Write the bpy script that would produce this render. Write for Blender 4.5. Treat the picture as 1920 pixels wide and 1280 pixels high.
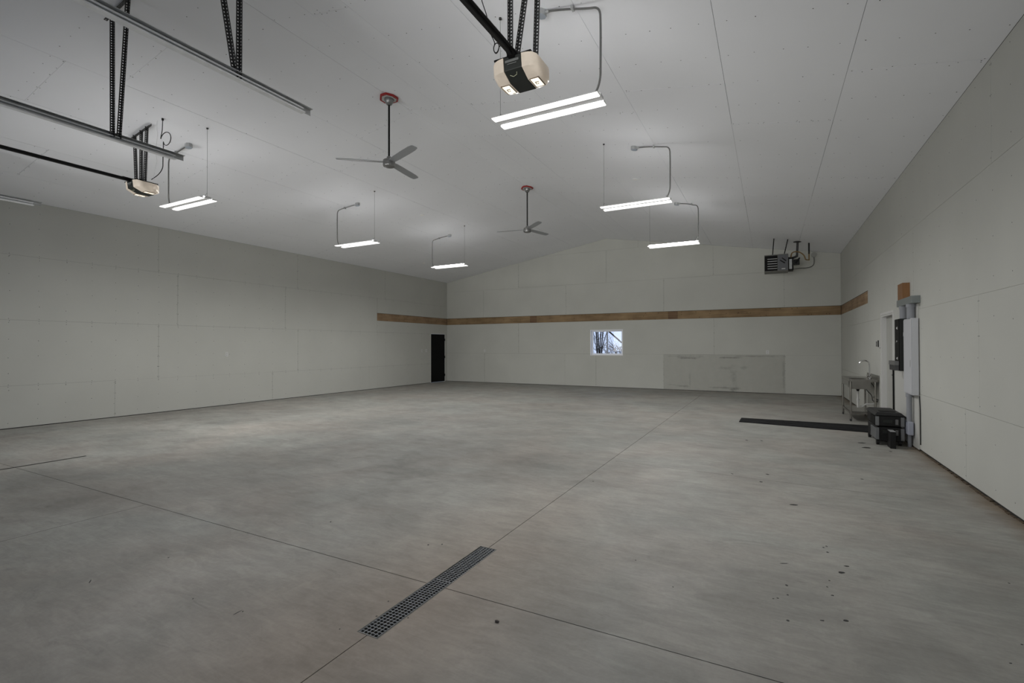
import bpy, math, random
from mathutils import Vector, Matrix
for o in list(bpy.data.objects): bpy.data.objects.remove(o)
SC = bpy.context.scene
COL = SC.collection
R = random.Random(7)

# ------------------------------------------------------------------ room numbers (metres)
XL, XR, YB, YF = -12.418, 1.892, 17.452, -1.0
H, RH, XM = 4.267, 5.4596, -5.297
KL = (RH-H)/(XM-XL); KR = (RH-H)/(XR-XM)
def ceil_z(x): return H+KL*(x-XL) if x < XM else H+KR*(XR-x)

# ------------------------------------------------------------------ camera
cam = bpy.data.cameras.new('camera'); camo = bpy.data.objects.new('camera', cam); COL.objects.link(camo)
yaw, pit, roll = 0.4858, 0.0095, -0.0018
cam.sensor_width = 36; cam.lens = 36*914.75/1920; cam.clip_start = .02; cam.clip_end = 300
F = Vector((-math.sin(yaw)*math.cos(pit), math.cos(yaw)*math.cos(pit), math.sin(pit)))
Rt = Vector((math.cos(yaw), math.sin(yaw), 0)); Up = Rt.cross(F)
cr, sr = math.cos(roll), math.sin(roll)
# image x axis / y axis after roll
xa = Rt*cr + Up*sr*1.0; ya = Up*cr - Rt*sr*1.0
M = Matrix(((xa.x, ya.x, -F.x, 0), (xa.y, ya.y, -F.y, 0), (xa.z, ya.z, -F.z, 1.511), (0, 0, 0, 1)))
camo.matrix_world = M
SC.camera = camo

# ------------------------------------------------------------------ world, lights, exposure
w = bpy.data.worlds.new('overcast_sky'); SC.world = w; w.use_nodes = True
bg = w.node_tree.nodes['Background']; bg.inputs[0].default_value = (.62, .74, 1.0, 1); bg.inputs[1].default_value = .95
def area(name, loc, rot, sx, sy, watts, col=(1, 1, 1)):
    l = bpy.data.lights.new(name, 'AREA'); l.shape = 'RECTANGLE'; l.size = sx; l.size_y = sy
    l.energy = watts; l.color = col
    o = bpy.data.objects.new(name, l); COL.objects.link(o); o.location = loc; o.rotation_euler = rot
    return o
FILL = 50; FILL_TILT = 10; FILL_SPREAD = 70
LED_DOWN = 1.7        # brightness of the diffusers themselves
SPOT_WATTS = 30        # each of the three unseen spots added along a strip
UPFILL = 72  # strength of the uplight strips added to brighten the ceiling
# unseen fill lights added just inside the two garage doors behind the camera
for nm, cx in (('fill_right_door', -1.85), ('fill_left_door', -8.53)):
    # (tilted up so the added light reaches the ceiling)
    area(nm, (cx, YF+.06, 2.05), (math.radians(90+FILL_TILT), 0, 0), 3.7, 1.9, FILL, (1, .99, .97)).data.spread = math.radians(FILL_SPREAD)
SC.view_settings.view_transform = 'Standard'; SC.view_settings.look = 'None'
SC.view_settings.exposure = 0.09; SC.view_settings.gamma = 1.0
SC.view_settings.use_curve_mapping = False

# ------------------------------------------------------------------ materials
MATS = {}
def mat(name, col, rough=.6, metal=0, var=0, scale=5, bump=0, bscale=60, emit=None, estr=0, stretch=(1, 1, 1), alpha=None, spec=.5):
    if name in MATS: return MATS[name]
    m = bpy.data.materials.new(name); m.use_nodes = True; nt = m.node_tree; b = nt.nodes['Principled BSDF']
    b.inputs['Base Color'].default_value = (*col, 1); b.inputs['Roughness'].default_value = rough
    b.inputs['Metallic'].default_value = metal; b.inputs['Specular IOR Level'].default_value = spec
    if emit: b.inputs['Emission Color'].default_value = (*emit, 1); b.inputs['Emission Strength'].default_value = estr
    tc = nt.nodes.new('ShaderNodeTexCoord'); mp = nt.nodes.new('ShaderNodeMapping'); mp.inputs['Scale'].default_value = stretch
    nt.links.new(tc.outputs['Object'], mp.inputs[0])
    if var:
        n = nt.nodes.new('ShaderNodeTexNoise'); n.inputs['Scale'].default_value = scale; n.inputs['Detail'].default_value = 6
        nt.links.new(mp.outputs[0], n.inputs['Vector'])
        r = nt.nodes.new('ShaderNodeMapRange'); r.inputs[3].default_value = 1-var; r.inputs[4].default_value = 1+var
        r.inputs[1].default_value = .3; r.inputs[2].default_value = .7
        nt.links.new(n.outputs['Fac'], r.inputs[0])
        mx = nt.nodes.new('ShaderNodeVectorMath'); mx.operation = 'SCALE'; mx.inputs[0].default_value = col
        nt.links.new(r.outputs[0], mx.inputs['Scale']); nt.links.new(mx.outputs[0], b.inputs['Base Color'])
    if bump:
        n2 = nt.nodes.new('ShaderNodeTexNoise'); n2.inputs['Scale'].default_value = bscale; n2.inputs['Detail'].default_value = 4
        nt.links.new(mp.outputs[0], n2.inputs['Vector'])
        bp = nt.nodes.new('ShaderNodeBump'); bp.inputs['Strength'].default_value = bump; bp.inputs['Distance'].default_value = .002
        nt.links.new(n2.outputs['Fac'], bp.inputs['Height']); nt.links.new(bp.outputs[0], b.inputs['Normal'])
    MATS[name] = m; return m
WALLM = mat('drywall_grey_paper', (.53, .532, .493), .9, var=.03, scale=.9, spec=.2)
WALLB = mat('drywall_grey_paper_far', (.52, .523, .482), .9, var=.035, scale=1.1, spec=.2)
CEILM = mat('drywall_ceiling_lightened', (.86, .87, .895), .9, var=.015, scale=.8, spec=.2)  # same drywall as the walls, colour raised so the ceiling looks brighter lit
VOID = mat('stud_cavity', (.03, .028, .025), .95)
SCREW = mat('screw_black', (.04, .04, .04), .5)
GALV = mat('galvanised_steel', (.42, .43, .43), .5, .3, var=.12, scale=14)
GALVL = mat('galvanised_bright', (.74, .75, .75), .5, .15, var=.08, scale=10)
DARKST = mat('dark_perforated_steel', (.065, .065, .065), .5, .6, var=.2, scale=20)
BLACK = mat('black_plastic', (.009, .009, .009), .5, spec=.25)
BLACKM = mat('black_painted_metal', (.003, .003, .003), .5, spec=.12)
CHAR = mat('charcoal_plastic', (.016, .018, .016), .5, spec=.25)
LENS = mat('warm_lens', (.50, .45, .385), .3, var=.18, scale=7, emit=(1, .80, .60), estr=.12)
LENSB = mat('lamp_bright', (.9, .85, .75), .3, emit=(1, .88, .7), estr=.9)
LED = mat('led_diffuser', (.9, .9, .9), .5, emit=(1, .985, .96), estr=LED_DOWN)
UPFILLM = mat('added_uplight', (.9, .9, .9), .5, emit=(1, .99, .98), estr=UPFILL)
WHITEM = mat('white_enamel', (.75, .75, .74), .4)
GREYFIX = mat('grey_fixture_steel', (.72, .72, .72), .6, .1)
CONDM = mat('flexible_conduit', (.15, .15, .145), .45, .5)
RED = mat('red_fan_box', (.30, .012, .012), .5)
BLADE = mat('fan_blade_grey', (.36, .37, .385), .45, .3)
PEWT = mat('pewter_metal', (.25, .25, .245), .35, .8)
WHITET = mat('white_trim_paint', (.62, .62, .60), .55)
BOARDW = mat('backer_paint', (.52, .52, .49), .7)
DOORG = mat('door_primer_grey', (.42, .42, .39), .6)
STEEL = mat('stainless_steel', (.30, .29, .265), .25, .9, var=.1, scale=9)
CHROME = mat('chrome', (.75, .75, .75), .12, 1)
PVC = mat('pvc_grey', (.27, .28, .30), .55, spec=.25)
PVCW = mat('pvc_white', (.52, .52, .50), .5)
PANW = mat('panel_white_enamel', (.52, .53, .55), .5, spec=.3)
TROUGH = mat('trough_grey', (.20, .22, .215), .5, .2)
TOOLG = mat('tool_case_silver', (.16, .165, .17), .45, .4)
COPPER = mat('yellow_gas_pipe', (.20, .12, .035), .5)
GASK = mat('dirt', (.09, .065, .04), .95, var=.6, scale=25)
RUB = mat('black_rubber_mat', (.008, .008, .009), .8, var=.7, scale=6, bump=1.0, bscale=14, stretch=(.5, 3, 1), spec=.2)
SNOW = mat('snow', (.80, .85, .95), .8, var=.05, scale=.8)
BARK = mat('dark_bark', (.045, .035, .028), .9, var=.4, scale=8)
BRUSH = mat('dry_brush', (.16, .11, .06), .9, var=.4, scale=4)
HEAT = mat('heater_grey_enamel', (.12, .12, .105), .45, .2)

def glass_mat():
    m = bpy.data.materials.new('window_glass'); m.use_nodes = True; nt = m.node_tree
    nt.nodes.clear(); o = nt.nodes.new('ShaderNodeOutputMaterial'); mx = nt.nodes.new('ShaderNodeMixShader')
    t = nt.nodes.new('ShaderNodeBsdfTransparent'); g = nt.nodes.new('ShaderNodeBsdfGlossy'); g.inputs['Roughness'].default_value = .02
    mx.inputs[0].default_value = .012
    nt.links.new(t.outputs[0], mx.inputs[1]); nt.links.new(g.outputs[0], mx.inputs[2]); nt.links.new(mx.outputs[0], o.inputs[0]); return m
GLASS = glass_mat()

def wood_mat(name, c1, c2, axis):
    m = bpy.data.materials.new(name); m.use_nodes = True; nt = m.node_tree; b = nt.nodes['Principled BSDF']; b.inputs['Roughness'].default_value = .75
    tc = nt.nodes.new('ShaderNodeTexCoord'); mp = nt.nodes.new('ShaderNodeMapping')
    s = [22, 22, 22]; s[axis] = 1.2; mp.inputs['Scale'].default_value = s
    n = nt.nodes.new('ShaderNodeTexNoise'); n.inputs['Scale'].default_value = 1.0; n.inputs['Detail'].default_value = 8; n.inputs['Distortion'].default_value = .6
    mp2 = nt.nodes.new('ShaderNodeMapping'); n2 = nt.nodes.new('ShaderNodeTexNoise'); n2.inputs['Scale'].default_value = 1.7; n2.inputs['Detail'].default_value = 3
    cr_ = nt.nodes.new('ShaderNodeValToRGB'); e = cr_.color_ramp.elements
    e[0].position = .3; e[0].color = (*c1, 1); e[1].position = .72; e[1].color = (*c2, 1)
    ad = nt.nodes.new('ShaderNodeMath'); ad.operation = 'MULTIPLY_ADD'; ad.inputs[1].default_value = .5
    nt.links.new(tc.outputs['Object'], mp.inputs[0]); nt.links.new(mp.outputs[0], n.inputs['Vector'])
    nt.links.new(tc.outputs['Object'], mp2.inputs[0]); nt.links.new(mp2.outputs[0], n2.inputs['Vector'])
    hf = nt.nodes.new('ShaderNodeMath'); hf.operation = 'MULTIPLY'; hf.inputs[1].default_value = .5
    nt.links.new(n2.outputs['Fac'], hf.inputs[0]); nt.links.new(n.outputs['Fac'], ad.inputs[0]); nt.links.new(hf.outputs[0], ad.inputs[2])
    nt.links.new(ad.outputs[0], cr_.inputs[0]); nt.links.new(cr_.outputs[0], b.inputs['Base Color']); return m
WOODX = wood_mat('pine_board_x', (.125, .074, .032), (.37, .255, .135), 0)
WOODY = wood_mat('pine_board_y', (.15, .085, .042), (.42, .29, .17), 1)
WOODZ = wood_mat('pine_block_z', (.15, .07, .025), (.30, .15, .06), 2)

def stained_drywall():
    m = bpy.data.materials.new('drywall_dirty'); m.use_nodes = True; nt = m.node_tree; b = nt.nodes['Principled BSDF']; b.inputs['Roughness'].default_value = .9
    L = nt.links.new; N = nt.nodes.new; tc = N('ShaderNodeTexCoord'); sp_ = N('ShaderNodeSeparateXYZ'); L(tc.outputs['Object'], sp_.inputs[0])
    cv = N('ShaderNodeCombineXYZ'); L(sp_.outputs[0], cv.inputs[0]); L(sp_.outputs[2], cv.inputs[2])
    n = N('ShaderNodeTexNoise'); n.inputs['Scale'].default_value = 5; n.inputs['Detail'].default_value = 7; n.inputs['Roughness'].default_value = .7; L(cv.outputs[0], n.inputs['Vector'])
    def rg(x, a, b_, c, d):
        r_ = N('ShaderNodeMapRange'); r_.inputs[1].default_value = a; r_.inputs[2].default_value = b_; r_.inputs[3].default_value = c; r_.inputs[4].default_value = d; L(x, r_.inputs[0]); return r_.outputs[0]
    v = rg(n.outputs['Fac'], .3, .7, .95, 1.03)
    for (cx, cz, rx, rz, amt) in [(-2.45, 1.10, .30, .035, .6), (-2.6, 1.16, .6, .03, .82), (-1.15, 1.12, .32, .025, .6), (-.4, 1.17, .9, .02, .75), (-1.05, .45, .10, .35, .82), (-2.6, .14, .22, .04, .72),
                                  (-1.4, .13, .5, .03, .72), (-1.05, .08, .16, .05, .70), (-.75, .80, .14, .05, .84), (-1.3, .78, .2, .05, .82), (-3.0, .17, .16, .02, .8), (.38, .6, .03, .6, .8), (-2.4, .32, .03, .3, .85)]:
        mp = N('ShaderNodeMapping'); mp.inputs['Location'].default_value = (-cx/rx, 0, -cz/rz); mp.inputs['Scale'].default_value = (1/rx, 0, 1/rz); L(tc.outputs['Object'], mp.inputs[0])
        ln = N('ShaderNodeVectorMath'); ln.operation = 'LENGTH'; L(mp.outputs[0], ln.inputs[0])
        ad = N('ShaderNodeMath'); ad.operation = 'ADD'; L(ln.outputs['Value'], ad.inputs[0]); L(rg(n.outputs['Fac'], .3, .7, -.7, .5), ad.inputs[1])
        k = N('ShaderNodeMath'); k.operation = 'MULTIPLY'; L(v, k.inputs[0]); L(rg(ad.outputs[0], .2, 1.1, amt, 1), k.inputs[1]); v = k.outputs[0]
    sc = N('ShaderNodeVectorMath'); sc.operation = 'SCALE'; sc.inputs[0].default_value = (.435, .435, .395); L(v, sc.inputs['Scale']); L(sc.outputs[0], b.inputs['Base Color'])
    return m
DIRTY = stained_drywall()

def concrete():
    m = bpy.data.materials.new('trowelled_concrete'); m.use_nodes = True; nt = m.node_tree; b = nt.nodes['Principled BSDF']
    L = nt.links.new; N = nt.nodes.new
    geo = N('ShaderNodeNewGeometry')
    def noise(scale, det, rough, stretch=(1, 1, 1), dist=0, rot=0):
        mp = N('ShaderNodeMapping'); mp.inputs['Scale'].default_value = stretch; mp.inputs['Rotation'].default_value = (0, 0, rot)
        L(geo.outputs['Position'], mp.inputs[0])
        n = N('ShaderNodeTexNoise'); n.inputs['Scale'].default_value = scale; n.inputs['Detail'].default_value = det; n.inputs['Roughness'].default_value = rough; n.inputs['Distortion'].default_value = dist
        L(mp.outputs[0], n.inputs['Vector']); return n.outputs['Fac']
    def rng(x, a, b_, c, d):
        r = N('ShaderNodeMapRange'); r.inputs[1].default_value = a; r.inputs[2].default_value = b_; r.inputs[3].default_value = c; r.inputs[4].default_value = d; L(x, r.inputs[0]); return r.outputs[0]
    def mul(a, b_):
        k = N('ShaderNodeMath'); k.operation = 'MULTIPLY'; L(a, k.inputs[0])
        if isinstance(b_, float): k.inputs[1].default_value = b_
        else: L(b_, k.inputs[1])
        return k.outputs[0]
    big = rng(noise(.28, 5, .6, dist=.4), .36, .64, .88, 1.12)
    mid = rng(noise(1.3, 7, .65, (1, 1.25, 1), .5), .34, .66, .87, 1.10)
    tro = rng(noise(5.0, 8, .7, (.55, 1.5, 1), 1.0, .5), .34, .66, .88, 1.09)
    fine = rng(noise(38, 5, .7, (1, .6, 1), .3), .3, .7, .95, 1.05)
    v = mul(mul(mul(big, mid), mul(tro, fine)), rng(noise(13, 6, .7, (.35, 1.7, 1), 1.2, .45), .34, .66, .93, 1.06))
    # soft damp / worn zones, plus one offsetting lamp pools, broken up by noise
    brk = noise(.9, 6, .65, dist=.8)
    def zone(cx, cy, rx, ry, amt, v, soft=.55):
        mp = N('ShaderNodeMapping'); mp.vector_type = 'POINT'
        mp.inputs['Location'].default_value = (-cx/rx, -cy/ry, 0); mp.inputs['Scale'].default_value = (1/rx, 1/ry, 0)
        L(geo.outputs['Position'], mp.inputs[0])
        ln = N('ShaderNodeVectorMath'); ln.operation = 'LENGTH'; L(mp.outputs[0], ln.inputs[0])
        ad = N('ShaderNodeMath'); ad.operation = 'ADD'; L(ln.outputs['Value'], ad.inputs[0]); L(rng(brk, .3, .7, -.35, .35), ad.inputs[1])
        return mul(v, rng(ad.outputs[0], soft, 1.1, amt, 1.0))
    v = zone(-5.6, 3.5, 2.6, 1.7, .80, v)
    v = zone(-4.2, 5.4, 2.6, 1.2, .87, v)
    v = zone(-7.2, 2.2, 1.8, .7, .82, v)
    v = zone(-9.2, 4.2, 2.4, 2.0, 1.24, v)
    v = zone(-9.6, 8.0, 2.6, 3.4, 1.14, v)
    v = mul(v, rng(noise(4.2, 7, .72, (.5, 1.5, 1), 1.4, .4), .60, .72, 1.0, .80))
    v = mul(v, rng(noise(2.6, 8, .75, (1.5, .6, 1), 1.6, .9), .60, .74, 1.0, 1.12))
    v = zone(-3.0, 7.5, 3.8, 3.0, .89, v)  # floor centre darkened in colour to offset the pools of lamp light
    v = zone(.4, 3.0, 1.1, 3.2, 1.05, v)
    # warm / cool tint
    tint = N('ShaderNodeMix'); tint.data_type = 'RGBA'
    L(rng(noise(.55, 4, .6, dist=.6), .38, .66, 0, 1), tint.inputs['Factor'])
    tint.inputs['A'].default_value = (.285, .285, .262, 1); tint.inputs['B'].default_value = (.298, .278, .250, 1)
    # rusty tint near the drain
    mp = N('ShaderNodeMapping'); mp.inputs['Location'].default_value = (1.86/.75, -2.2/1.9, 0); mp.inputs['Scale'].default_value = (1/.75, 1/1.9, 0)
    L(geo.outputs['Position'], mp.inputs[0]); ln = N('ShaderNodeVectorMath'); ln.operation = 'LENGTH'; L(mp.outputs[0], ln.inputs[0])
    t2 = N('ShaderNodeMix'); t2.data_type = 'RGBA'; L(rng(ln.outputs['Value'], .1, 1.5, .85, 0), t2.inputs['Factor'])
    L(tint.outputs['Result'], t2.inputs['A']); t2.inputs['B'].default_value = (.325, .272, .225, 1)
    # brown dirt strip along the right wall
    sx = N('ShaderNodeSeparateXYZ'); L(geo.outputs['Position'], sx.inputs[0])
    ad = N('ShaderNodeMath'); ad.operation = 'ADD'; L(sx.outputs[0], ad.inputs[0]); L(rng(noise(3, 4, .6), .3, .7, -.06, .06), ad.inputs[1])
    t3 = N('ShaderNodeMix'); t3.data_type = 'RGBA'; L(rng(ad.outputs[0], XR-.22, XR-.02, 0, .85), t3.inputs['Factor'])
    L(t2.outputs['Result'], t3.inputs['A']); t3.inputs['B'].default_value = (.19, .145, .10, 1)
    sc = N('ShaderNodeVectorMath'); sc.operation = 'SCALE'; L(t3.outputs['Result'], sc.inputs[0]); L(v, sc.inputs['Scale'])
    L(sc.outputs[0], b.inputs['Base Color'])
    b.inputs['Specular IOR Level'].default_value = .35
    L(rng(noise(2.2, 5, .6), .3, .7, .5, .72), b.inputs['Roughness'])
    bp = N('ShaderNodeBump'); bp.inputs['Strength'].default_value = .25; bp.inputs['Distance'].default_value = .004
    L(noise(7, 7, .65, (.6, 1.6, 1), .8, .5), bp.inputs['Height']); L(bp.outputs[0], b.inputs['Normal'])
    return m
CONC = concrete()

# ------------------------------------------------------------------ mesh helpers
class MB:
    def __init__(s): s.v = []; s.f = []
    def add(s, vs, fs):
        k = len(s.v); s.v += [tuple(p) for p in vs]; s.f += [tuple(i+k for i in q) for q in fs]; return s
    def box(s, x0, x1, y0, y1, z0, z1):
        return s.add([(x0, y0, z0), (x1, y0, z0), (x1, y1, z0), (x0, y1, z0), (x0, y0, z1), (x1, y0, z1), (x1, y1, z1), (x0, y1, z1)],
                     [(0, 3, 2, 1), (4, 5, 6, 7), (0, 1, 5, 4), (1, 2, 6, 5), (2, 3, 7, 6), (3, 0, 4, 7)])
    def prism(s, poly, ax, a, b):
        # poly: 2D points in the two axes other than ax (in x,y,z order), extruded along ax from a to b
        n = len(poly)
        def P(q, t):
            q = list(q); q.insert(ax, t); return tuple(q)
        vs = [P(q, a) for q in poly]+[P(q, b) for q in poly]
        fs = [tuple(range(n))[::-1], tuple(range(n, 2*n))]+[(i, (i+1) % n, n+(i+1) % n, n+i) for i in range(n)]
        return s.add(vs, fs)
    def tube(s, pts, r, n=8, caps=True):
        pts = [Vector(p) for p in pts]; m = len(pts); rr = r if isinstance(r, (list, tuple)) else [r]*m
        t0 = (pts[1]-pts[0]).normalized(); u = t0.orthogonal().normalized(); vs = []
        for i, p in enumerate(pts):
            t = (pts[min(i+1, m-1)]-pts[max(i-1, 0)]).normalized()
            u = (u-t*u.dot(t))
            u = u.normalized() if u.length > 1e-6 else t.orthogonal().normalized()
            b = t.cross(u)
            for k in range(n):
                a = 2*math.pi*k/n; vs.append(p+(u*math.cos(a)+b*math.sin(a))*rr[i])
        fs = [(i*n+k, i*n+(k+1) % n, (i+1)*n+(k+1) % n, (i+1)*n+k) for i in range(m-1) for k in range(n)]
        if caps: fs += [tuple(range(n))[::-1], tuple((m-1)*n+k for k in range(n))]
        return s.add(vs, fs)
    def lathe(s, prof, c=(0, 0), n=24):
        # prof: list of (r, z) ; about vertical axis at c
        m = len(prof); vs = [(c[0]+r*math.cos(2*math.pi*k/n), c[1]+r*math.sin(2*math.pi*k/n), z) for r, z in prof for k in range(n)]
        fs = [(i*n+k, i*n+(k+1) % n, (i+1)*n+(k+1) % n, (i+1)*n+k) for i in range(m-1) for k in range(n)]
        fs += [tuple(range(n))[::-1], tuple((m-1)*n+k for k in range(n))]
        return s.add(vs, fs)
    def perf(s, p0, p1, wd, w=.032, pitch=.028, hole=.0112):
        # one perforated flange from p0 to p1, width w along wd
        p0 = Vector(p0); p1 = Vector(p1); L = (p1-p0).length; d = (p1-p0)/L; wd = Vector(wd); wd = (wd-d*wd.dot(d)).normalized()
        n = max(1, int(L/pitch)); pi = L/n
        for i in range(n):
            a = p0+d*(pi*i); o = [a, a+wd*w, a+wd*w+d*pi, a+d*pi]
            c = a+wd*w*.5+d*pi*.5; h = hole/2
            q = [c-wd*h-d*h, c+wd*h-d*h, c+wd*h+d*h, c-wd*h+d*h]
            s.add(o+q, [(0, 1, 5, 4), (1, 2, 6, 5), (2, 3, 7, 6), (3, 0, 4, 7)])
        return s
    def build(s, name, m, parent=None, smooth=False, bevel=0, solid=0, org=None, kind=None):
        me = bpy.data.meshes.new(name)
        if org is not None:
            o_ = Vector(org); vs = [tuple(Vector(p)-o_) for p in s.v]
        else: vs = s.v
        me.from_pydata(vs, [], s.f); me.update()
        import bmesh
        bm = bmesh.new(); bm.from_mesh(me)
        if not solid: bmesh.ops.recalc_face_normals(bm, faces=bm.faces)
        bm.to_mesh(me); bm.free()
        me.materials.append(m)
        if smooth:
            for p in me.polygons: p.use_smooth = True
            try: me.set_sharp_from_angle(angle=math.radians(40))
            except Exception: pass
        o = bpy.data.objects.new(name, me); COL.objects.link(o)
        if org is not None: o.location = org
        if bevel:
            b = o.modifiers.new('bevel', 'BEVEL'); b.width = bevel; b.segments = 2; b.limit_method = 'ANGLE'
        if solid:
            q = o.modifiers.new('solid', 'SOLIDIFY'); q.thickness = solid; q.offset = 0
        if parent is not None:
            o.parent = parent
            pl = Vector((0, 0, 0)); q_ = parent
            while q_ is not None: pl = pl+q_.location; q_ = q_.parent
            o.location = o.location-pl
        if kind: o['kind'] = kind
        return o
def B(*a): return MB().box(*a)
def thing(name, loc, label, cat, group=None):
    o = bpy.data.objects.new(name, None); o.empty_display_size = .1; COL.objects.link(o); o.location = loc
    o['label'] = label; o['category'] = cat
    if group: o['group'] = group
    return o
def tag(o, label, cat, group=None):
    o['label'] = label; o['category'] = cat
    if group: o['group'] = group
    return o
def struct(o): o['kind'] = 'structure'; return o
def arc(c, r, a0, a1, n, f):  # helper list of points using frame f(cos, sin)
    return [f(c, r*math.cos(a0+(a1-a0)*i/n), r*math.sin(a0+(a1-a0)*i/n)) for i in range(n+1)]
def smooth_path(pts, it=2):
    pts = [Vector(p) for p in pts]
    for _ in range(it):
        q = [pts[0]]
        for a, b in zip(pts, pts[1:]):
            q += [a*.75+b*.25, a*.25+b*.75]
        q.append(pts[-1]); pts = q
    return pts

# ------------------------------------------------------------------ setting: floor
JX, JY = -1.872, 2.512
floor = struct(B(XL-.2, XR+.2, YF-.2, YB+.2, -.20, -.10).build('floor', VOID))
g = .0032
DR1 = (-1.872-.072, -1.872+.072, 1.915, 3.165)      # trench in the floor: x0,x1,y0,y1
DR2 = (-8.39-.026, -8.39+.026, 1.95, 3.24)
def slab(x0, x1, y0, y1, cuts):
    # rectangle minus rectangles touching it, made of slabs in one mesh
    rects = [(x0, x1, y0, y1)]
    for c in cuts:
        out = []
        for r in rects:
            a0, a1, b0, b1 = r; c0, c1, d0, d1 = max(a0, c[0]), min(a1, c[1]), max(b0, c[2]), min(b1, c[3])
            if c0 >= c1 or d0 >= d1: out.append(r); continue
            if b0 < d0: out.append((a0, a1, b0, d0))
            if d1 < b1: out.append((a0, a1, d1, b1))
            if a0 < c0: out.append((a0, c0, d0, d1))
            if c1 < a1: out.append((c1, a1, d0, d1))
        rects = out
    m = MB()
    for r in rects: m.box(r[0], r[1], r[2], r[3], -.10, 0)
    return m
gx = .0025
for (a, b, c, d) in ((XL-.15, JX-gx, YF-.15, JY-g), (JX+gx, XR+.15, YF-.15, JY-g), (XL-.15, JX-gx, JY+g, YB+.15), (JX+gx, XR+.15, JY+g, YB+.15)):
    slab(a, b, c, d, [DR1, DR2]).build('concrete_slab', CONC, floor)
# hairline cracks and oil drips are real marks lying on the slab
ck = MB()
def crack(pts, wd):
    for (a, b) in zip(pts, pts[1:]):
        a = Vector((*a, 0)); b = Vector((*b, 0)); d = (b-a).normalized(); n = Vector((-d.y, d.x, 0))*wd/2
        ck.add([a-n, b-n, b+n, a+n, (a-n)+Vector((0, 0, .0006)), (b-n)+Vector((0, 0, .0006)), (b+n)+Vector((0, 0, .0006)), (a+n)+Vector((0, 0, .0006))],
               [(0, 3, 2, 1), (4, 5, 6, 7), (0, 1, 5, 4), (1, 2, 6, 5), (2, 3, 7, 6), (3, 0, 4, 7)])
def wig(a, b, n, s):
    return [(a[0]+(b[0]-a[0])*i/n+R.uniform(-s, s), a[1]+(b[1]-a[1])*i/n+R.uniform(-s, s)) for i in range(n+1)]
crack(wig((-5.29, 1.5), (-5.29, 2.50), 12, .006), .0035)
crack(wig((-.70, 6.25), (1.3, 6.09), 14, .01), .003)
crack(wig((-.70, 6.25), (-1.8, 6.3), 8, .01), .002)
ck.build('hairline_crack', mat('crack_dark', (.10, .09, .08), .9), floor, kind='stuff')
sp = MB()
def drip(x, y, rx, ry, rot=0):
    n = 9; vs = []
    for zz in (0, .0008):
        for k in range(n):
            a = 2*math.pi*k/n; q = R.uniform(.7, 1.2); px, py = rx*q*math.cos(a), ry*q*math.sin(a)
            vs.append((x+px*math.cos(rot)-py*math.sin(rot), y+px*math.sin(rot)+py*math.cos(rot), zz))
    sp.add(vs, [tuple(range(n))[::-1], tuple(range(n, 2*n))]+[(i, (i+1) % n, n+(i+1) % n, n+i) for i in range(n)])
def fpix(u, v):   # floor point seen at a photo pixel (used once, to lay marks at their true place)
    d = F*914.75+Rt*(cr*(u-960)+sr*(v-640))-Up*(-sr*(u-960)+cr*(v-640)); t = -1.511/d.z; return d.x*t, d.y*t
for (u, v, wpx, hpx) in [(1488, 946, 14, 3), (1578, 1073, 12, 4), (1587, 1061, 9, 2.5), (1586, 1163, 11, 4), (1542, 1163, 8, 2.5), (1477, 1163, 6, 3),
        (1552, 1035, 4, 2), (1544, 1026, 3, 2), (1550, 1024, 3, 2), (1561, 1116, 6, 2), (1475, 1097, 5, 3), (1477, 1115, 4, 2), (1458, 1121, 4, 2), (1450, 1122, 4, 1.5),
        (1439, 889, 6, 2), (1427, 903, 6, 2), (1616, 898, 6, 1.6), (1625, 839, 16, 2.4), (1615, 830, 14, 1.8), (1373, 888, 3, 2), (1895, 1243, 5, 2), (1916, 1208, 4, 2), (1892, 1093, 3, 2),
        (1400, 825, 4, 1.5), (1428, 826, 4, 1.5), (1670, 846, 4, 1.6), (1551, 1100, 3, 2), (1555, 1088, 3, 2), (1470, 1056, 16, 1.2),
        (455, 1146, 3, 2), (362, 1122, 2.5, 2), (637, 1179, 2.5, 2), (803, 1021, 3, 2), (829, 1020, 3, 2), (728, 1127, 3, 2), (706, 1155, 4, 2), (765, 1158, 3, 2),
        (1112, 902, 3, 1.4), (620, 978, 3, 1.5), (316, 1045, 2.5, 1.5), (1262, 1100, 2.5, 1.5), (1192, 1050, 2.5, 1.5)]:
    x, y = fpix(u, v); dd = math.hypot(x, y); cdep = -x*math.sin(yaw)*-1 if 0 else (x*F.x+y*F.y)
    rx = wpx/2*cdep/914.75; ry = hpx/2*cdep*cdep/(914.75*1.511)
    drip(x, y, rx, ry, yaw)
# thin scratches
for (u0, v0, u1, v1) in [(436, 1153, 455, 1143), (167, 1093, 171, 1086)]:
    a = fpix(u0, v0); b = fpix(u1, v1); drip((a[0]+b[0])/2, (a[1]+b[1])/2, math.hypot(a[0]-b[0], a[1]-b[1])/2, .003, math.atan2(b[1]-a[1], b[0]-a[0]))
sp.build('oil_spot', mat('oil_black', (.014, .013, .012), .6), floor, kind='stuff')
px, py = fpix(932, 1166)
pb = MB().lathe([(.004, 0), (.010, .003), (.011, .007), (.005, .011)], (0, 0), 8).build('pebble', mat('pebble_dark', (.07, .06, .055), .8, var=.3, scale=60), org=(0, 0, 0))
pb.location = (px, py, 0); pb.scale = (1.3, .8, 1)
tag(pb, 'small dark stone chip on the concrete right of the near drain grate', 'stone')

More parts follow.
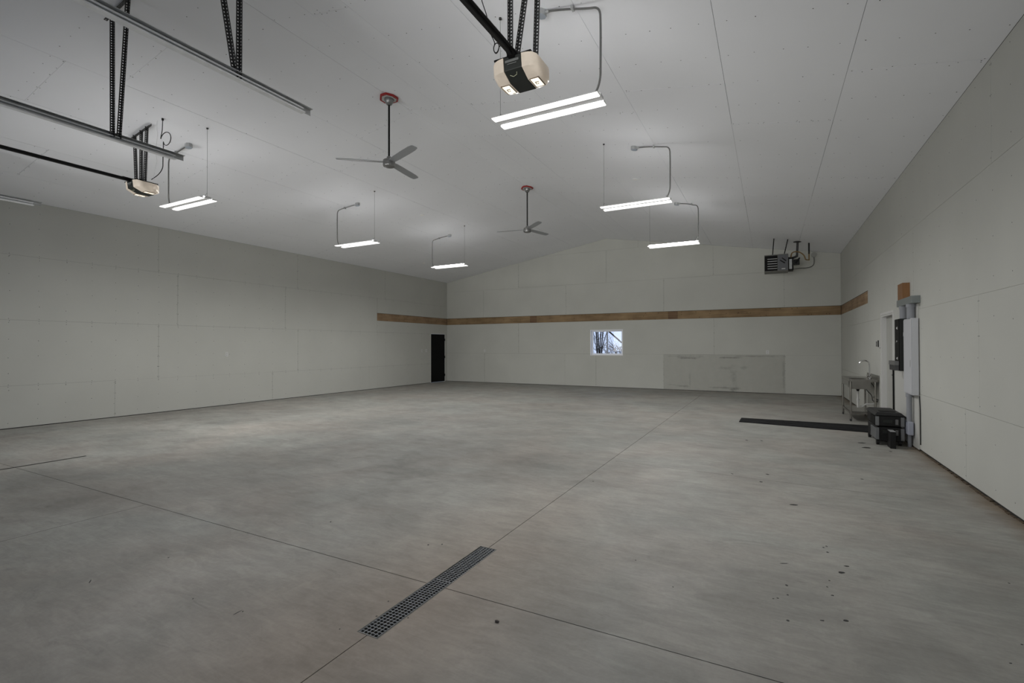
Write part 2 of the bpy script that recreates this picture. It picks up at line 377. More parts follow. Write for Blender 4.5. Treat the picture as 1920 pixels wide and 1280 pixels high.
# ------------------------------------------------------------------ setting: walls of drywall sheets
TH = .0125
def rect_minus(r, holes):
    rects = [r]
    for c in holes:
        out = []
        for (a0, a1, b0, b1) in rects:
            c0, c1, d0, d1 = max(a0, c[0]), min(a1, c[1]), max(b0, c[2]), min(b1, c[3])
            if c0 >= c1-1e-4 or d0 >= d1-1e-4: out.append((a0, a1, b0, b1)); continue
            if b0 < d0-1e-4: out.append((a0, a1, b0, d0))
            if d1 < b1-1e-4: out.append((a0, a1, d1, b1))
            if a0 < c0-1e-4: out.append((a0, c0, d0, d1))
            if c1 < a1-1e-4: out.append((c1, a1, d0, d1))
        rects = out
    return rects
def clip(poly, a, b, c):  # keep a*x+b*y<=c
    out = []
    for i in range(len(poly)):
        p, q = poly[i], poly[(i+1) % len(poly)]; dp, dq = a*p[0]+b*p[1]-c, a*q[0]+b*q[1]-c
        if dp <= 0: out.append(p)
        if dp*dq < 0:
            t = dp/(dp-dq); out.append((p[0]+(q[0]-p[0])*t, p[1]+(q[1]-p[1])*t))
    return out
def gapw(): return R.choice([.0011, .0016, .0022, .0030])
def sheets(parent, ax, face, sgn, rows, holes, matf, gable=False):
    # rows: (z0, z1, [edges...]) ; sheets lie with room face at 'face', thickness going outward by sgn
    for (z0, z1, ed) in rows:
        for a, b in zip(ed, ed[1:]):
            ga, gb, gz, gt = gapw(), gapw(), gapw()*.6, gapw()*.6
            m = MB(); n = 0
            for (a0, a1, c0, c1) in rect_minus((a+ga, b-gb, z0+gz, z1-gt), holes):
                poly = [(a0, c0), (a1, c0), (a1, c1), (a0, c1)]
                if gable:
                    poly = clip(poly, -KL, 1, H-KL*XL-.002); poly = clip(poly, KR, 1, H+KR*XR-.002)
                if len(poly) < 3: continue
                m.prism(poly, ax, face, face+sgn*TH); n += 1
            if n: m.build('drywall_sheet', matf((a+b)/2, (z0+z1)/2), parent)
BZ0, BZ1 = 2.432, 2.708
# left wall
DL = (16.30, 17.315, -.1, 2.045)
wl = MB()
for (a0, a1, c0, c1) in rect_minus((YF-.15, YB+.15, -.10, H+.3), [DL]): wl.box(XL-.16, XL-TH-.002, a0, a1, c0, c1)
wl = struct(wl.build('wall_left', VOID))
beamL = (13.18, YB, BZ0, BZ1)
sheets(wl, 0, XL, -1, [
    (3.228, H, [YF, 2.37, 6.11, 9.85, 13.59, 17.297, YB]),
    (2.017, 3.228, [YF, 2.80, 6.525, 9.44, 13.18, 16.95, YB]),
    (.791, 2.017, [YF, 2.38, 6.12, 9.87, 13.61, YB]),
    (.013, .791, [YF, 1.54, 5.28, 9.03, 12.79, YB])], [DL, beamL], lambda a, b: WALLM)
# right wall
DRR = (10.52, 11.49, -.1, 2.075)
wr = MB()
for (a0, a1, c0, c1) in rect_minus((YF-.15, YB+.15, -.10, H+.3), [DRR]): wr.box(XR+TH+.002, XR+.16, a0, a1, c0, c1)
wr = struct(wr.build('wall_right', VOID))
beamR = (12.97, YB, BZ0, BZ1)
sheets(wr, 0, XR, 1, [
    (3.255, H, [YF, 2.55, 6.27, 9.88, 13.6, YB]),
    (2.03, 3.255, [YF, 1.72, 5.45, 9.18, 12.97, 16.6, YB]),
    (.815, 2.03, [YF, 2.9, 6.64, 10.38, 14.1, YB]),
    (.030, .815, [YF, 3.3, 7.04, 10.78, 14.5, YB])], [DRR, beamR], lambda a, b: WALLM)
# back wall with gable
WIN = (-5.912, -4.684, 1.163, 2.110)
wb = MB()
for (a0, a1, c0, c1) in rect_minus((XL-.16, XR+.16, -.10, RH+.3), [WIN]):
    poly = [(a0, c0), (a1, c0), (a1, c1), (a0, c1)]
    poly = clip(poly, -KL, 1, H-KL*XL+.14); poly = clip(poly, KR, 1, H+KR*XR+.14)
    if len(poly) > 2: wb.prism(poly, 1, YB+TH+.002, YB+.16)
wb = struct(wb.build('wall_back', VOID))
beamB = (XL, XR, BZ0, BZ1)
sheets(wb, 1, YB, 1, [
    (5.025, RH, [XL, -4.13, XR]),
    (3.843, 5.025, [XL, -8.915, -5.30, -1.645, XR]),
    (2.43, 3.843, [XL, -10.56, -6.88, -3.25, .41, XR]),
    (1.217, 2.71, [XL, -8.915, -5.295, -1.63, XR]),
    (.013, 1.217, [XL, -10.51, -6.93, -5.70, -3.262, .42, XR])], [WIN, beamB],
    lambda a, b: DIRTY if (-3.2 < a < .4 and b < 1) else WALLB, gable=True)
# front wall (behind the camera) with two garage door openings
GD = [(-10.62, -6.44, -.1, 3.66), (-4.0, .30, -.1, 3.66)]
wf = MB()
for (a0, a1, c0, c1) in rect_minus((XL-.16, XR+.16, -.10, RH+.3), GD):
    poly = [(a0, c0), (a1, c0), (a1, c1), (a0, c1)]
    poly = clip(poly, -KL, 1, H-KL*XL+.14); poly = clip(poly, KR, 1, H+KR*XR+.14)
    if len(poly) > 2: wf.prism(poly, 1, YF-.16, YF)
wf = struct(wf.build('wall_front', WALLM))
for i, gd in enumerate(GD):
    d = struct(B(gd[0]+.002, gd[1]-.002, YF-.12, YF-.08, 0, .02).build('door_%d' % (i+3), WHITET))
    nz = 6; hz = 3.64/nz
    for k in range(nz):
        m = MB(); z0 = .02+k*hz+.003; z1 = .02+(k+1)*hz-.003
        if k in (2, 3, 4):  # unseen glazing added so outdoor light can enter
            n = 4; wx = (gd[1]-gd[0])/n; hs = [(gd[0]+j*wx+.08, gd[0]+(j+1)*wx-.08, z0+.08, z1-.08) for j in range(n)]
            for (a0, a1, c0, c1) in rect_minus((gd[0]+.003, gd[1]-.003, z0, z1), hs): m.box(a0, a1, YF-.12, YF-.07, c0, c1)
            for h in hs: B(h[0], h[1], YF-.10, YF-.094, h[2], h[3]).build('pane', GLASS, d)
        else: m.box(gd[0]+.003, gd[1]-.003, YF-.12, YF-.07, z0, z1)
        m.build('door_section', WHITET, d)
# ceiling
ce = MB()
for (xa_, xb_) in ((XL-.16, XM), (XM, XR+.16)):
    za, zb = (ceil_z(xa_), ceil_z(XM)) if xa_ < XM-1 else (RH, ceil_z(xb_))
    ce.prism([(xa_, za+.016), (xb_, zb+.016), (xb_, zb+.15), (xa_, za+.15)], 1, YF-.16, YB+.16)
ce = struct(ce.build('ceiling', VOID))
rowsC = [((-5.297, -4.66), [2.7, 6.4, 10.1, 13.8]), ((-4.66, -4.09), [3.9, 7.6, 11.3, 15.1]), ((-4.09, -2.875), [2.6, 6.36, 10.1, 13.8]),
         ((-2.875, -1.68), [3.26, 7.0, 10.74, 14.5]), ((-1.68, -.458), [2.6, 6.34, 10.06, 13.8]), ((-.458, .755), [3.8, 7.56, 11.3, 15.0]), ((.755, XR), [2.5, 6.28, 10.04, 13.8]),
         ((-6.51, -5.297), [2.7, 6.46, 10.2, 13.9]), ((-7.70, -6.51), [3.34, 7.1, 10.85, 14.6]), ((-8.92, -7.70), [2.74, 6.5, 10.25, 14.0]),
         ((-10.13, -8.92), [1.6, 5.3, 9.01, 12.75, 16.5]), ((-11.33, -10.13), [3.4, 7.14, 10.9, 14.6]), ((XL, -11.33), [2.8, 6.55, 10.3, 14.0])]
def gapc(): return R.choice([.0009, .0014, .0022, .0030])
for (x0, x1), ys in rowsC:
    ed = [YF]+ys+[YB]
    for a, b in zip(ed, ed[1:]):
        g0, g1, g2, g3 = gapc(), gapc(), gapc(), gapc()
        xa_, xb_ = x0+g0, x1-g1
        MB().prism([(xa_, ceil_z(xa_)), (xb_, ceil_z(xb_)), (xb_, ceil_z(xb_)+TH), (xa_, ceil_z(xa_)+TH)], 1, a+g2, b-g3).build('drywall_sheet', CEILM, ce)
# screw heads
def disc(m, c, nrm, r):
    c = Vector(c); nrm = Vector(nrm).normalized(); u = nrm.orthogonal().normalized(); v = nrm.cross(u); n = 6
    vs = [c+(u*math.cos(2*math.pi*k/n)+v*math.sin(2*math.pi*k/n))*r for k in range(n)]
    vs += [p+nrm*.0008 for p in vs]
    m.add(vs, [tuple(range(n)), tuple(range(n, 2*n))]+[(k, (k+1) % n, n+(k+1) % n, n+k) for k in range(n)])
SR = .0058
sm = MB()
y = 3.608-.415*11
while y < YB-.05:
    z = .12
    while z < H-.03:
        if not (DL[0]-.1 < y < DL[1]+.1 and z < 2.15) and not (y > 13.1 and BZ0-.03 < z < BZ1+.03) and R.random() < .93:
            disc(sm, (XL, y+R.uniform(-.008, .008), z+R.uniform(-.03, .03)), (1, 0, 0), SR*R.uniform(.8, 1.2))
        z += .305
    for zs in (.791, 2.017, 3.228):
        if not (y > DL[0]-.1 and zs < 2.1):
            for dz in (-.02, .02): disc(sm, (XL, y+R.uniform(-.006, .006), zs+dz), (1, 0, 0), SR)
    y += .4165
def seam_screws(m, P0, P1, nrm, side, step=.2):
    P0 = Vector(P0); P1 = Vector(P1); L = (P1-P0).length; n = int(L/step); s = Vector(side)
    for i in range(n+1):
        p = P0.lerp(P1, (i+.1)/(n+.2))
        for q in (-.014, .014):
            if R.random() < .8: disc(m, p+s*q, nrm, SR*R.uniform(.8, 1.2))
for ys, z0, z1 in [((6.11, 9.85, 13.59), 3.25, 4.24), ((6.525, 9.44), 2.04, 3.2), ((6.12, 9.87), .81, 2.0), ((5.28, 9.03), .05, .77)]:
    for yy in ys: seam_screws(sm, (XL, yy, z0), (XL, yy, z1), (1, 0, 0), (0, 1, 0))
sm.build('screw_head', SCREW, wl, kind='stuff')
sm = MB(); y = YF+.2
while y < YB-.05:
    z = .15
    while z < H-.03:
        if not (DRR[0]-.1 < y < DRR[1]+.1 and z < 2.2) and not (y > 12.9 and BZ0-.03 < z < BZ1+.03) and R.random() < .8:
            disc(sm, (XR, y, z+R.uniform(-.03, .03)), (-1, 0, 0), SR*.9)
        z += .405
    y += .415
for yy, z0, z1 in [(6.27, 3.28, 4.24), (9.88, 3.28, 4.2), (9.18, 2.3, 3.2), (6.64, .85, 2.0), (7.04, .05, .79)]:
    seam_screws(sm, (XR, yy, z0), (XR, yy, z1), (-1, 0, 0), (0, 1, 0), .3)
sm.build('screw_head', SCREW, wr, kind='stuff')
sm = MB()
for xs, z0, z1 in [((-8.915, -5.3, -1.645), 3.87, 4.6), ((-6.88, -3.25, .41), 2.73, 3.8), ((-8.915, -1.63), 1.25, 2.4), ((-10.51, -6.93, -5.7, -3.262, .42), .05, 1.19)]:
    for xx in xs: seam_screws(sm, (xx, YB, z0), (xx, YB, z1), (0, -1, 0), (1, 0, 0), .22)
sm.build('screw_head', SCREW, wb, kind='stuff')
sm = MB(); y = 6.34-.622*11
while y < YB-.05:
    x = XL+.05
    while x < XR-.02:
        if R.random() < .9:
            xx = x+R.uniform(-.03, .03); k = KL if xx < XM else -KR
            disc(sm, (xx, y+R.uniform(-.012, .012), ceil_z(xx)-.0006), (k, 0, -1), .0056*R.uniform(.8, 1.2))
        x += .245
    y += .622
for (x0, x1), ys in rowsC:
    for yy in ys:
        k = KL if (x0+x1)/2 < XM else -KR
        n = 7
        for i in range(n):
            xx = x0+.04+(x1-x0-.08)*i/(n-1)
            for q in (-.015, .015):
                if R.random() < .8: disc(sm, (xx+R.uniform(-.02, .02), yy+q, ceil_z(xx)-.0006), (k, 0, -1), .0056*R.uniform(.8, 1.3))
sm.build('screw_head', SCREW, ce, kind='stuff')
# dirt line where the right wall meets the floor
dm = MB(); y = 2.0
while y < 10.3:
    l = R.uniform(.05, .22); w_ = R.uniform(.006, .022)
    dm.prism([(XR-w_, 0), (XR+.010, 0), (XR+.010, R.uniform(.008, .022)), (XR-w_*.3, .006)], 1, y, y+l) if 0 else dm.box(XR-w_, XR+.010, y, y+l, 0, R.uniform(.004, .014))
    y += l*R.uniform(.8, 1.5)
dm.build('dirt_line', GASK, wr, kind='stuff')

# ------------------------------------------------------------------ ledger boards
def board(lab, ax, a0, a1, m, face, sgn, grp=None, dark=False):
    mb = MB()
    if ax == 0: mb.box(a0+.002, a1-.002, face+sgn*.006, face+sgn*.0135, BZ0+.004, BZ1-.010)
    else: mb.box(face+sgn*.006, face+sgn*.0135, a0+.002, a1-.002, BZ0+.004, BZ1-.010)
    c = (a0+a1)/2
    org = (c, face+sgn*.0135, BZ0) if ax == 0 else (face+sgn*.0135, c, BZ0)
    o = mb.build('ledger_board', m, org=org)
    tag(o, lab, 'board', 'ledger boards let into the drywall')
    n = int((a1-a0)/.42); nm = MB()
    for i in range(n):
        for q in range(2):
            t = a0+.1+(a1-a0-.2)*(i+R.random()*.6)/max(1, n); z = R.choice([BZ0+.03, BZ1-.04, BZ0+.14])+R.uniform(-.015, .015)
            P = (t, face+sgn*.0058, z) if ax == 0 else (face+sgn*.0058, t, z)
            disc(nm, P, (0, -sgn, 0) if ax == 0 else (-sgn, 0, 0), .010)
    if nm.v: nm.build('nail_head', BLACKM, o, kind='stuff')
    return o
WOODD = wood_mat('pine_board_dark', (.08, .04, .02), (.27, .165, .085), 0)
board('long brown board on the back wall from the left corner to the dark short piece', 0, XL+.004, -8.40, WOODX, YB, 1)
board('short darker board piece on the back wall, left of the window', 0, -8.40, -8.12, WOODD, YB, 1)
board('brown board on the back wall directly above the window', 0, -8.12, -3.10, WOODX, YB, 1)
board('short darker board piece on the back wall, right of the window', 0, -3.10, -2.79, WOODD, YB, 1)
board('longest brown board on the back wall running into the right corner', 0, -2.79, XR-.004, WOODX, YB, 1)
board('short brown board piece at the far left end of the left wall strip', 1, 13.18, 13.45, WOODY, XL, -1)
board('middle brown board of the left wall strip', 1, 13.45, 14.66, WOODY, XL, -1)
board('brown board on the left wall above the black door, ending in the corner', 1, 14.66, YB-.004, WOODY, XL, -1)
board('weathered brown board on the right wall above the steel sink', 1, 12.97, YB-.004, WOODY, XR, 1)

# ------------------------------------------------------------------ window in the back wall
x0, x1, z0, z1 = WIN
wn = MB(); t = .022
wn.box(x0, x0+t, YB-.008, YB+.17, z0, z1).box(x1-t, x1, YB-.008, YB+.17, z0, z1).box(x0+t, x1-t, YB-.008, YB+.17, z1-t, z1).box(x0+t, x1-t, YB-.008, YB+.17, z0, z0+t)
WINW = mat('window_vinyl_white', (.85, .86, .88), .45)
wn = struct(wn.build('window_1', WINW))
a0, a1, c0, c1 = x0+t, x1-t, z0+t, z1-t; yf = YB+.09; xm = (a0+a1)/2+.0
fr = MB(); ft = .05
fr.box(a0, a0+ft, yf, yf+.06, c0, c1).box(a1-ft, a1, yf, yf+.06, c0, c1).box(a0+ft, a1-ft, yf, yf+.06, c1-ft, c1).box(a0+ft, a1-ft, yf, yf+.06, c0, c0+ft)
fr.build('window_frame', WINW, wn)
B(xm-.022, xm+.022, yf-.004, yf+.05, c0+ft, c1-ft).build('meeting_rail', mat('grey_vinyl', (.35, .37, .42), .5), wn)
B(a0+ft, xm-.022, yf+.028, yf+.034, c0+ft, c1-ft).build('pane', GLASS, wn)
B(xm+.022, a1-ft, yf+.020, yf+.026, c0+ft, c1-ft).build('pane', GLASS, wn)

# ------------------------------------------------------------------ black door, left wall
d = MB(); y0, y1, _, zt = DL
d.box(XL-.15, XL+.004, y0+.001, y0+.022, 0, zt-.001).box(XL-.15, XL+.004, y1-.022, y1-.001, 0, zt-.001).box(XL-.15, XL+.004, y0+.022, y1-.022, zt-.024, zt-.001)
d = struct(d.build('door_1', WHITET)); d['label'] = 'white door frame around the black door on the left wall'
leaf = B(XL-.045, XL-.002, y0+.026, y1-.026, .012, zt-.028).build('door_leaf', BLACKM, d, bevel=.003)
for zz in (.28, 1.05, 1.79):
    MB().tube([(XL+.008, y1-.024, zz-.05), (XL+.008, y1-.024, zz+.05)], .011, 8).box(XL-.002, XL+.004, y1-.06, y1-.004, zz-.05, zz+.05).build('hinge', BLACKM, d)
MB().tube([(XL-.004, y0+.10, .98), (XL+.05, y0+.10, .98), (XL+.055, y0+.20, .98)], .009, 8).lathe([(.001, 0)]*2, (0, 0), 3).build('door_handle', BLACKM, d) if 0 else \
    MB().tube([(XL-.004, y0+.10, .98), (XL+.045, y0+.10, .98), (XL+.05, y0+.20, .98)], .009, 8).build('door_handle', BLACKM, d)
# ------------------------------------------------------------------ primer-grey door, right wall
d = MB(); y0, y1, _, zt = DRR
d.box(XR-.010, XR+.155, y0+.001, y0+.024, 0, zt-.001).box(XR-.010, XR+.155, y1-.024, y1-.001, 0, zt-.001).box(XR-.010, XR+.155, y0+.024, y1-.024, zt-.026, zt-.001)
d = struct(d.build('door_2', WHITET))
cs = MB().box(XR-.016, XR-.001, y1+.001, y1+.045, 0, zt+.045).box(XR-.016, XR-.001, y0-.06, y0-.001, 0, zt+.045).box(XR-.016, XR-.001, y0-.001, y1+.001, zt+.001, zt+.045)
cs.build('casing', WHITET, d)
B(XR+.065, XR+.105, y0+.028, y1-.028, .012, zt-.03).build('door_leaf', DOORG, d, bevel=.003)
MB().tube([(XR+.065, y0+.10, .99), (XR+.02, y0+.10, .99), (XR+.015, y0+.21, .99)], .010, 8).build('door_handle', BLACKM, d)
MB().box(XR+.02, XR+.062, y0+.03, y0+.08, zt-.24, zt-.10).build('door_closer', BLACKM, d)

# ------------------------------------------------------------------ shop lights
def shop_light(xc, yc, z, label, side):
    # fixture 1.16 long in X; two wings with a gap between, hung by a wire at one end and the conduit at the other
    r = thing('shop_light', (xc, yc, z), label, 'light fixture', 'paired LED strip lights under the ceiling')
    L = 1.14/2; gap = .050; wd = .096
    for s in (-1, 1):
        y0, y1 = sorted((yc+s*gap, yc+s*(gap+wd)))
        # reflector body: shallow trapezoid, open diffuser under it
        b = MB().prism([(y0-.004, z+.012), (y1+.004, z+.012), (y1-.022, z+.030), (y0+.022, z+.030)], 0, xc-L, xc+L)
        wing = b.build('reflector', WHITEM, r)
        n = 6; pl = []
        for i in range(n+1):
            a = math.pi*i/n; pl.append(((y0+y1)/2+math.cos(a)*(wd/2-.003), z+.011-.007*min(1, 2.2*math.sin(a))))
        MB().prism(pl, 0, xc-L+.004, xc+L-.004).build('diffuser', LED, r)
        for q in (-.36, 0, .36):
            ld = bpy.data.lights.new('diffuser_spot', 'SPOT'); ld.energy = SPOT_WATTS; ld.spot_size = math.radians(178); ld.spot_blend = .85; ld.shadow_soft_size = 0; ld.color = (1, .995, .985)  # unseen spot added below the diffuser, carries most of the lighting
            lo = bpy.data.objects.new('diffuser_spot', ld); COL.objects.link(lo); lo.location = (xc+q, (y0+y1)/2, z-.004)
        ys_ = sorted((yc+s*.0495, yc+s*.0515))
        MB().box(xc-L+.02, xc+L-.02, ys_[0], ys_[1], z+.033, z+.047).build('added_uplight_strip', UPFILLM, r)  # added strip, out of sight from below, that lights the ceiling
    MB().box(xc-L, xc+L, yc-.049, yc+.049, z+.020, z+.050).build('channel', GREYFIX, r)
    wx = xc+side*(L-.03); zt = ceil_z(wx)
    MB().tube([(wx, yc, z+.04), (wx, yc, zt-.004)], .0022, 5).build('suspension_wire', CONDM, r)
    MB().tube([(wx-side*.10, yc, z+.045), (wx, yc, z+.11)], .002, 5).tube([(wx+side*.0, yc-.05, z+.03), (wx, yc, z+.11)], .002, 5).build('wire_bridle', CONDM, r)
    MB().lathe([(.002, zt-.02), (.016, zt-.018), (.016, zt-.001)], (wx, yc), 8).build('ceiling_anchor', DARKST, r)
    wx2 = xc-side*(L-.05)
    MB().tube([(wx2-.02, yc, z+.04), (wx2-.02, yc, z+.10)], .003, 5).build('end_bracket', CONDM, r)
    return r
def conduit_drop(xj, yj, xd, yd, zb, label, side):
    # junction box on ceiling and flexible conduit to the fixture end
    zc = ceil_z(xj); k = (KL if xj < XM else -KR)
    r = thing('conduit_drop', (xj, yj, zc), label, 'conduit', 'flexible conduits feeding the strip lights')
    b = MB(); h = .055; s = .052
    poly = [(s*math.cos(math.pi/8+math.pi/4*i)*1.08, s*math.sin(math.pi/8+math.pi/4*i)*1.08) for i in range(8)]
    vs = [(xj+p[0], yj+p[1], ceil_z(xj+p[0])-.001) for p in poly]+[(xj+p[0], yj+p[1], zc-h+k*p[0]) for p in poly]
    b.add(vs, [tuple(range(8)), tuple(range(8, 16))]+[(i, (i+1) % 8, 8+(i+1) % 8, 8+i) for i in range(8)])
    b.build('junction_box', GALV, r)
    b = MB(); pc = Vector((xj, yj, zc-h-.004))
    b.add([(xj+p[0]*.94, yj+p[1]*.94, zc-h-.001+k*p[0]) for p in poly]+[(xj+p[0]*.94, yj+p[1]*.94, zc-h-.004+k*p[0]) for p in poly],
          [tuple(range(8)), tuple(range(8, 16))]+[(i, (i+1) % 8, 8+(i+1) % 8, 8+i) for i in range(8)])
    b.build('cover_plate', mat('cover_plate_blue_grey', (.45, .5, .56), .35, .5), r)
    dx = 1 if xd > xj else -1
    z1 = zc-.030
    pts = [(xj+dx*.05, yj, z1), (xj+dx*.10, yj, z1), (xj+dx*.30, (yj*.5+yd*.5), ceil_z(xj+dx*.3)-.028), (xd-dx*.12, yd, ceil_z(xd)-.035), (xd+dx*.008, yd, ceil_z(xd)-.06), (xd+dx*.015, yd, ceil_z(xd)-.24),
           (xd+dx*.012, yd, zb+.32), (xd+dx*.01, yd, zb+.14), (xd-dx*.05, yd, zb+.015)]
    MB().tube(smooth_path(pts, 3), .0105, 7).build('conduit', CONDM, r, smooth=True)
    MB().tube([(xj+dx*.045, yj, z1), (xj+dx*.085, yj, z1)], .017, 8).build('connector', GALV, r)
    cx = xj+dx*.34; MB().box(cx-.012, cx+.012, (yj+yd)/2-.03, (yj+yd)/2+.03, ceil_z(cx)-.046, ceil_z(cx)-.012).build('strap', GALV, r)
    return r
LR = [(-1.97, 4.50, 3.86), (-1.97, 8.16, 3.86), (-1.985, 11.87, 3.865)]
LLs = [(-8.49, 4.61, 3.86), (-8.43, 8.29, 3.86), (-8.40, 11.93, 3.865)]
labR = ['nearest and largest twin LED strip light, below the right garage door opener', 'lit twin LED strip light in the middle of the right hand row', 'farthest twin LED strip light of the right row, in front of the back gable']
labL = ['lit twin LED strip light beside the left garage door opener', 'twin LED strip light in the middle of the left hand row', 'farthest twin LED strip light of the left row, near the far left corner']
for (p, lb) in zip(LR, labR): shop_light(*p, lb, -1)
for (p, lb) in zip(LLs, labL): shop_light(*p, lb, 1)
conduit_drop(-2.035, 4.50, -1.425, 4.50, 3.90, 'grey ceiling box and conduit feeding the nearest right strip light', 1)
conduit_drop(-2.03, 8.33, -1.43, 8.22, 3.90, 'ceiling box and conduit feeding the middle right strip light', 1)
conduit_drop(-1.93, 12.03, -1.455, 11.98, 3.90, 'ceiling box and conduit feeding the farthest right strip light', 1)
conduit_drop(-8.60, 4.68, -9.13, 4.65, 3.90, 'ceiling box and conduit feeding the strip light beside the left opener', -1)
conduit_drop(-8.62, 8.49, -9.13, 8.36, 3.90, 'ceiling box and conduit feeding the middle left strip light', -1)
conduit_drop(-8.60, 12.23, -9.14, 12.10, 3.90, 'ceiling box and conduit feeding the farthest left strip light', -1)

# ------------------------------------------------------------------ ceiling fans on the ridge
def fan(yc, z, angs, label, rad):
    r = thing('ceiling_fan', (XM, yc, RH), label, 'fan', 'three blade fans hanging from the ridge')
    # red folded mounting plate straddling the ridge (octagonal, slopes with the ceiling)
    n = 8; s = .150
    top = []; bot = []
    for i in range(n):
        a = math.pi/8+2*math.pi*i/n; x = XM+s*math.cos(a); y = yc+s*math.sin(a)*1.0; top.append((x, y, ceil_z(x)-.002)); bot.append((x, y, ceil_z(x)-.030))
    c0, c1 = (XM, yc, RH-.002), (XM, yc, RH-.030)
    m = MB(); m.add(top+bot+[c0, c1], [(i, (i+1) % n, n+(i+1) % n, n+i) for i in range(n)]+[((i+1) % n, i, 2*n) for i in range(n)]+[(n+i, n+(i+1) % n, 2*n+1) for i in range(n)])
    m.build('mounting_plate', RED, r)
    k = .80; m = MB()
    b1 = [(XM+(p[0]-XM)*k, yc+(p[1]-yc)*k, p[2]+abs(p[0]-XM)*(1-k)*0) for p in bot]; b1 = [(p[0], p[1], ceil_z(p[0])-.031) for p in b1]; b2 = [(p[0], p[1], p[2]-.004) for p in b1]
    m.add(b1+b2+[(XM, yc, RH-.031), (XM, yc, RH-.035)], [(i, (i+1) % n, n+(i+1) % n, n+i) for i in range(n)]+[((i+1) % n, i, 2*n) for i in range(n)]+[(n+i, n+(i+1) % n, 2*n+1) for i in range(n)])
    m.build('inner_plate', mat('plate_grey_white', (.5, .5, .49), .6), r)
    zc = RH-.036
    MB().lathe([(.074, zc), (.076, zc-.02), (.062, zc-.06), (.040, zc-.095), (.022, zc-.105)], (XM, yc), 24).build('canopy', PEWT, r, smooth=True)
    MB().tube([(XM, yc, zc-.10), (XM, yc, z+.10)], .0155, 12).build('downrod', BLACK, r, smooth=True)
    MB().lathe([(.018, z+.12), (.034, z+.11), (.036, z+.075), (.075, z+.066), (.092, z+.055), (.096, z+.02), (.093, z+.004)], (XM, yc), 28).build('motor', PEWT, r, smooth=True)
    MB().lathe([(.094, z+.003), (.096, z-.022), (.088, z-.042), (.06, z-.050), (.02, z-.052)], (XM, yc), 28).build('motor_cap', PEWT, r, smooth=True)
    for a in angs:
        a = math.radians(a); ca, sa = math.cos(a), math.sin(a); m = MB()
        secs = [(.07, .042), (.14, .058), (.30, .063), (.55, .066), (.70, .064), (rad-.02, .052), (rad, .036)]
        vs = []
        for (q, hw) in secs:
            for (sd, tz) in ((-1, .003), (1, .003), (1, -.003), (-1, -.003)):
                lx, ly = q, sd*hw*(1.0 if q < rad-.001 else 1.0)
                zz = z+.028-sd*hw*.15+tz
                vs.append((XM+lx*ca-ly*sa, yc+lx*sa+ly*ca, zz))
        fs = []
        for i in range(len(secs)-1):
            for k_ in range(4): fs.append((i*4+k_, i*4+(k_+1) % 4, (i+1)*4+(k_+1) % 4, (i+1)*4+k_))
        fs += [(0, 1, 2, 3), tuple(len(vs)-4+j for j in (3, 2, 1, 0))]
        m.add(vs, fs).build('blade', BLADE, r)
    return r
fan(5.884, 4.39, (-142, -21, 97), 'grey three blade ceiling fan nearer the camera on black rod', .80)
fan(10.854, 4.375, (-172, -42, 75), 'farther dark grey ceiling fan above the left of the window', .80)

# ------------------------------------------------------------------ garage door tracks
def perf_angle(m, p0, p1, w1, w2, w=.032):
    m.perf(p0, p1, w1, w); m.perf(p0, p1, w2, w)
def track(x, z, yend, label, hang, side):
    r = thing('door_track', (x, yend, z), label, 'track', 'galvanised horizontal garage door tracks')
    ya = YF+.05; h = .028; sd = side
    # C-shaped channel, open toward 'side'
    prof = [(0, -h), (sd*.058, -h), (sd*.058, -h+.012), (sd*.054, -h+.012), (sd*.054, -h+.003), (sd*.003, -h+.003), (sd*.003, h-.003), (sd*.030, h-.003), (sd*.030, h-.014), (sd*.033, h-.014), (sd*.033, h), (0, h)]
    MB().prism([(x+a, z+b) for a, b in prof], 1, ya, yend-.11).build('channel', GALVL, r)
    # reinforcing angle bolted along the back
    a = [(0, .0), (-sd*.004, .0), (-sd*.004, .052), (sd*.034, .052), (sd*.034, .056), (-sd*.008, .056), (-sd*.008, -.004), (0, -.004)]
    MB().prism([(x-sd*.001+p, z+.004+q) for p, q in a], 1, ya, yend).build('reinforcing_angle', GALV, r)
    B(x-.010, x-.0085, yend-.10, yend-.005, z+.008, z+.048).build('splice_plate', GALVL, r)
    for (kind, ya_, xt, yt) in hang:
        zt = ceil_z(xt)-.006
        m = MB(); perf_angle(m, (x-sd*.006+kind, ya_, z+.01), (xt, yt, zt), (1, 0, 0), (0, -1, 0), .034)
        m.build('hanger_angle', DARKST, r, solid=.003)
    # bolt heads
    for (kind, ya_, xt, yt) in hang[:1]: MB().tube([(x+sd*.002, ya_-.02, z), (x+sd*.012, ya_-.02, z)], .009, 6).build('bolt', GALV, r)
    return r
tb = track(-6.485, 3.84, 3.47, 'galvanised track in the middle, ending left of the middle of the ceiling', [(.03, 2.72, -6.435, 2.70), (.03, 2.78, -6.14, 2.72)], 1)
# ceiling angle for that hanger
m = MB(); perf_angle(m, (-6.62, 2.72, ceil_z(-6.62)-.036), (-5.98, 2.72, ceil_z(-5.98)-.036), (0, 0, 1), (0, -1, 0), .034); m.build('ceiling_angle', DARKST, tb, solid=.003)
ta = track(-4.06, 3.825, 3.37, 'nearest and longest galvanised track, crossing the upper left of the ceiling', [(0, 2.63, -4.06, 2.63), (0, 2.60, -4.08, 2.36)], 1)
tc_ = track(-10.68, 3.85, 3.50, 'short stretch of galvanised track at the left edge, against the left wall', [(0, 2.72, -10.6, 2.72)], 1)

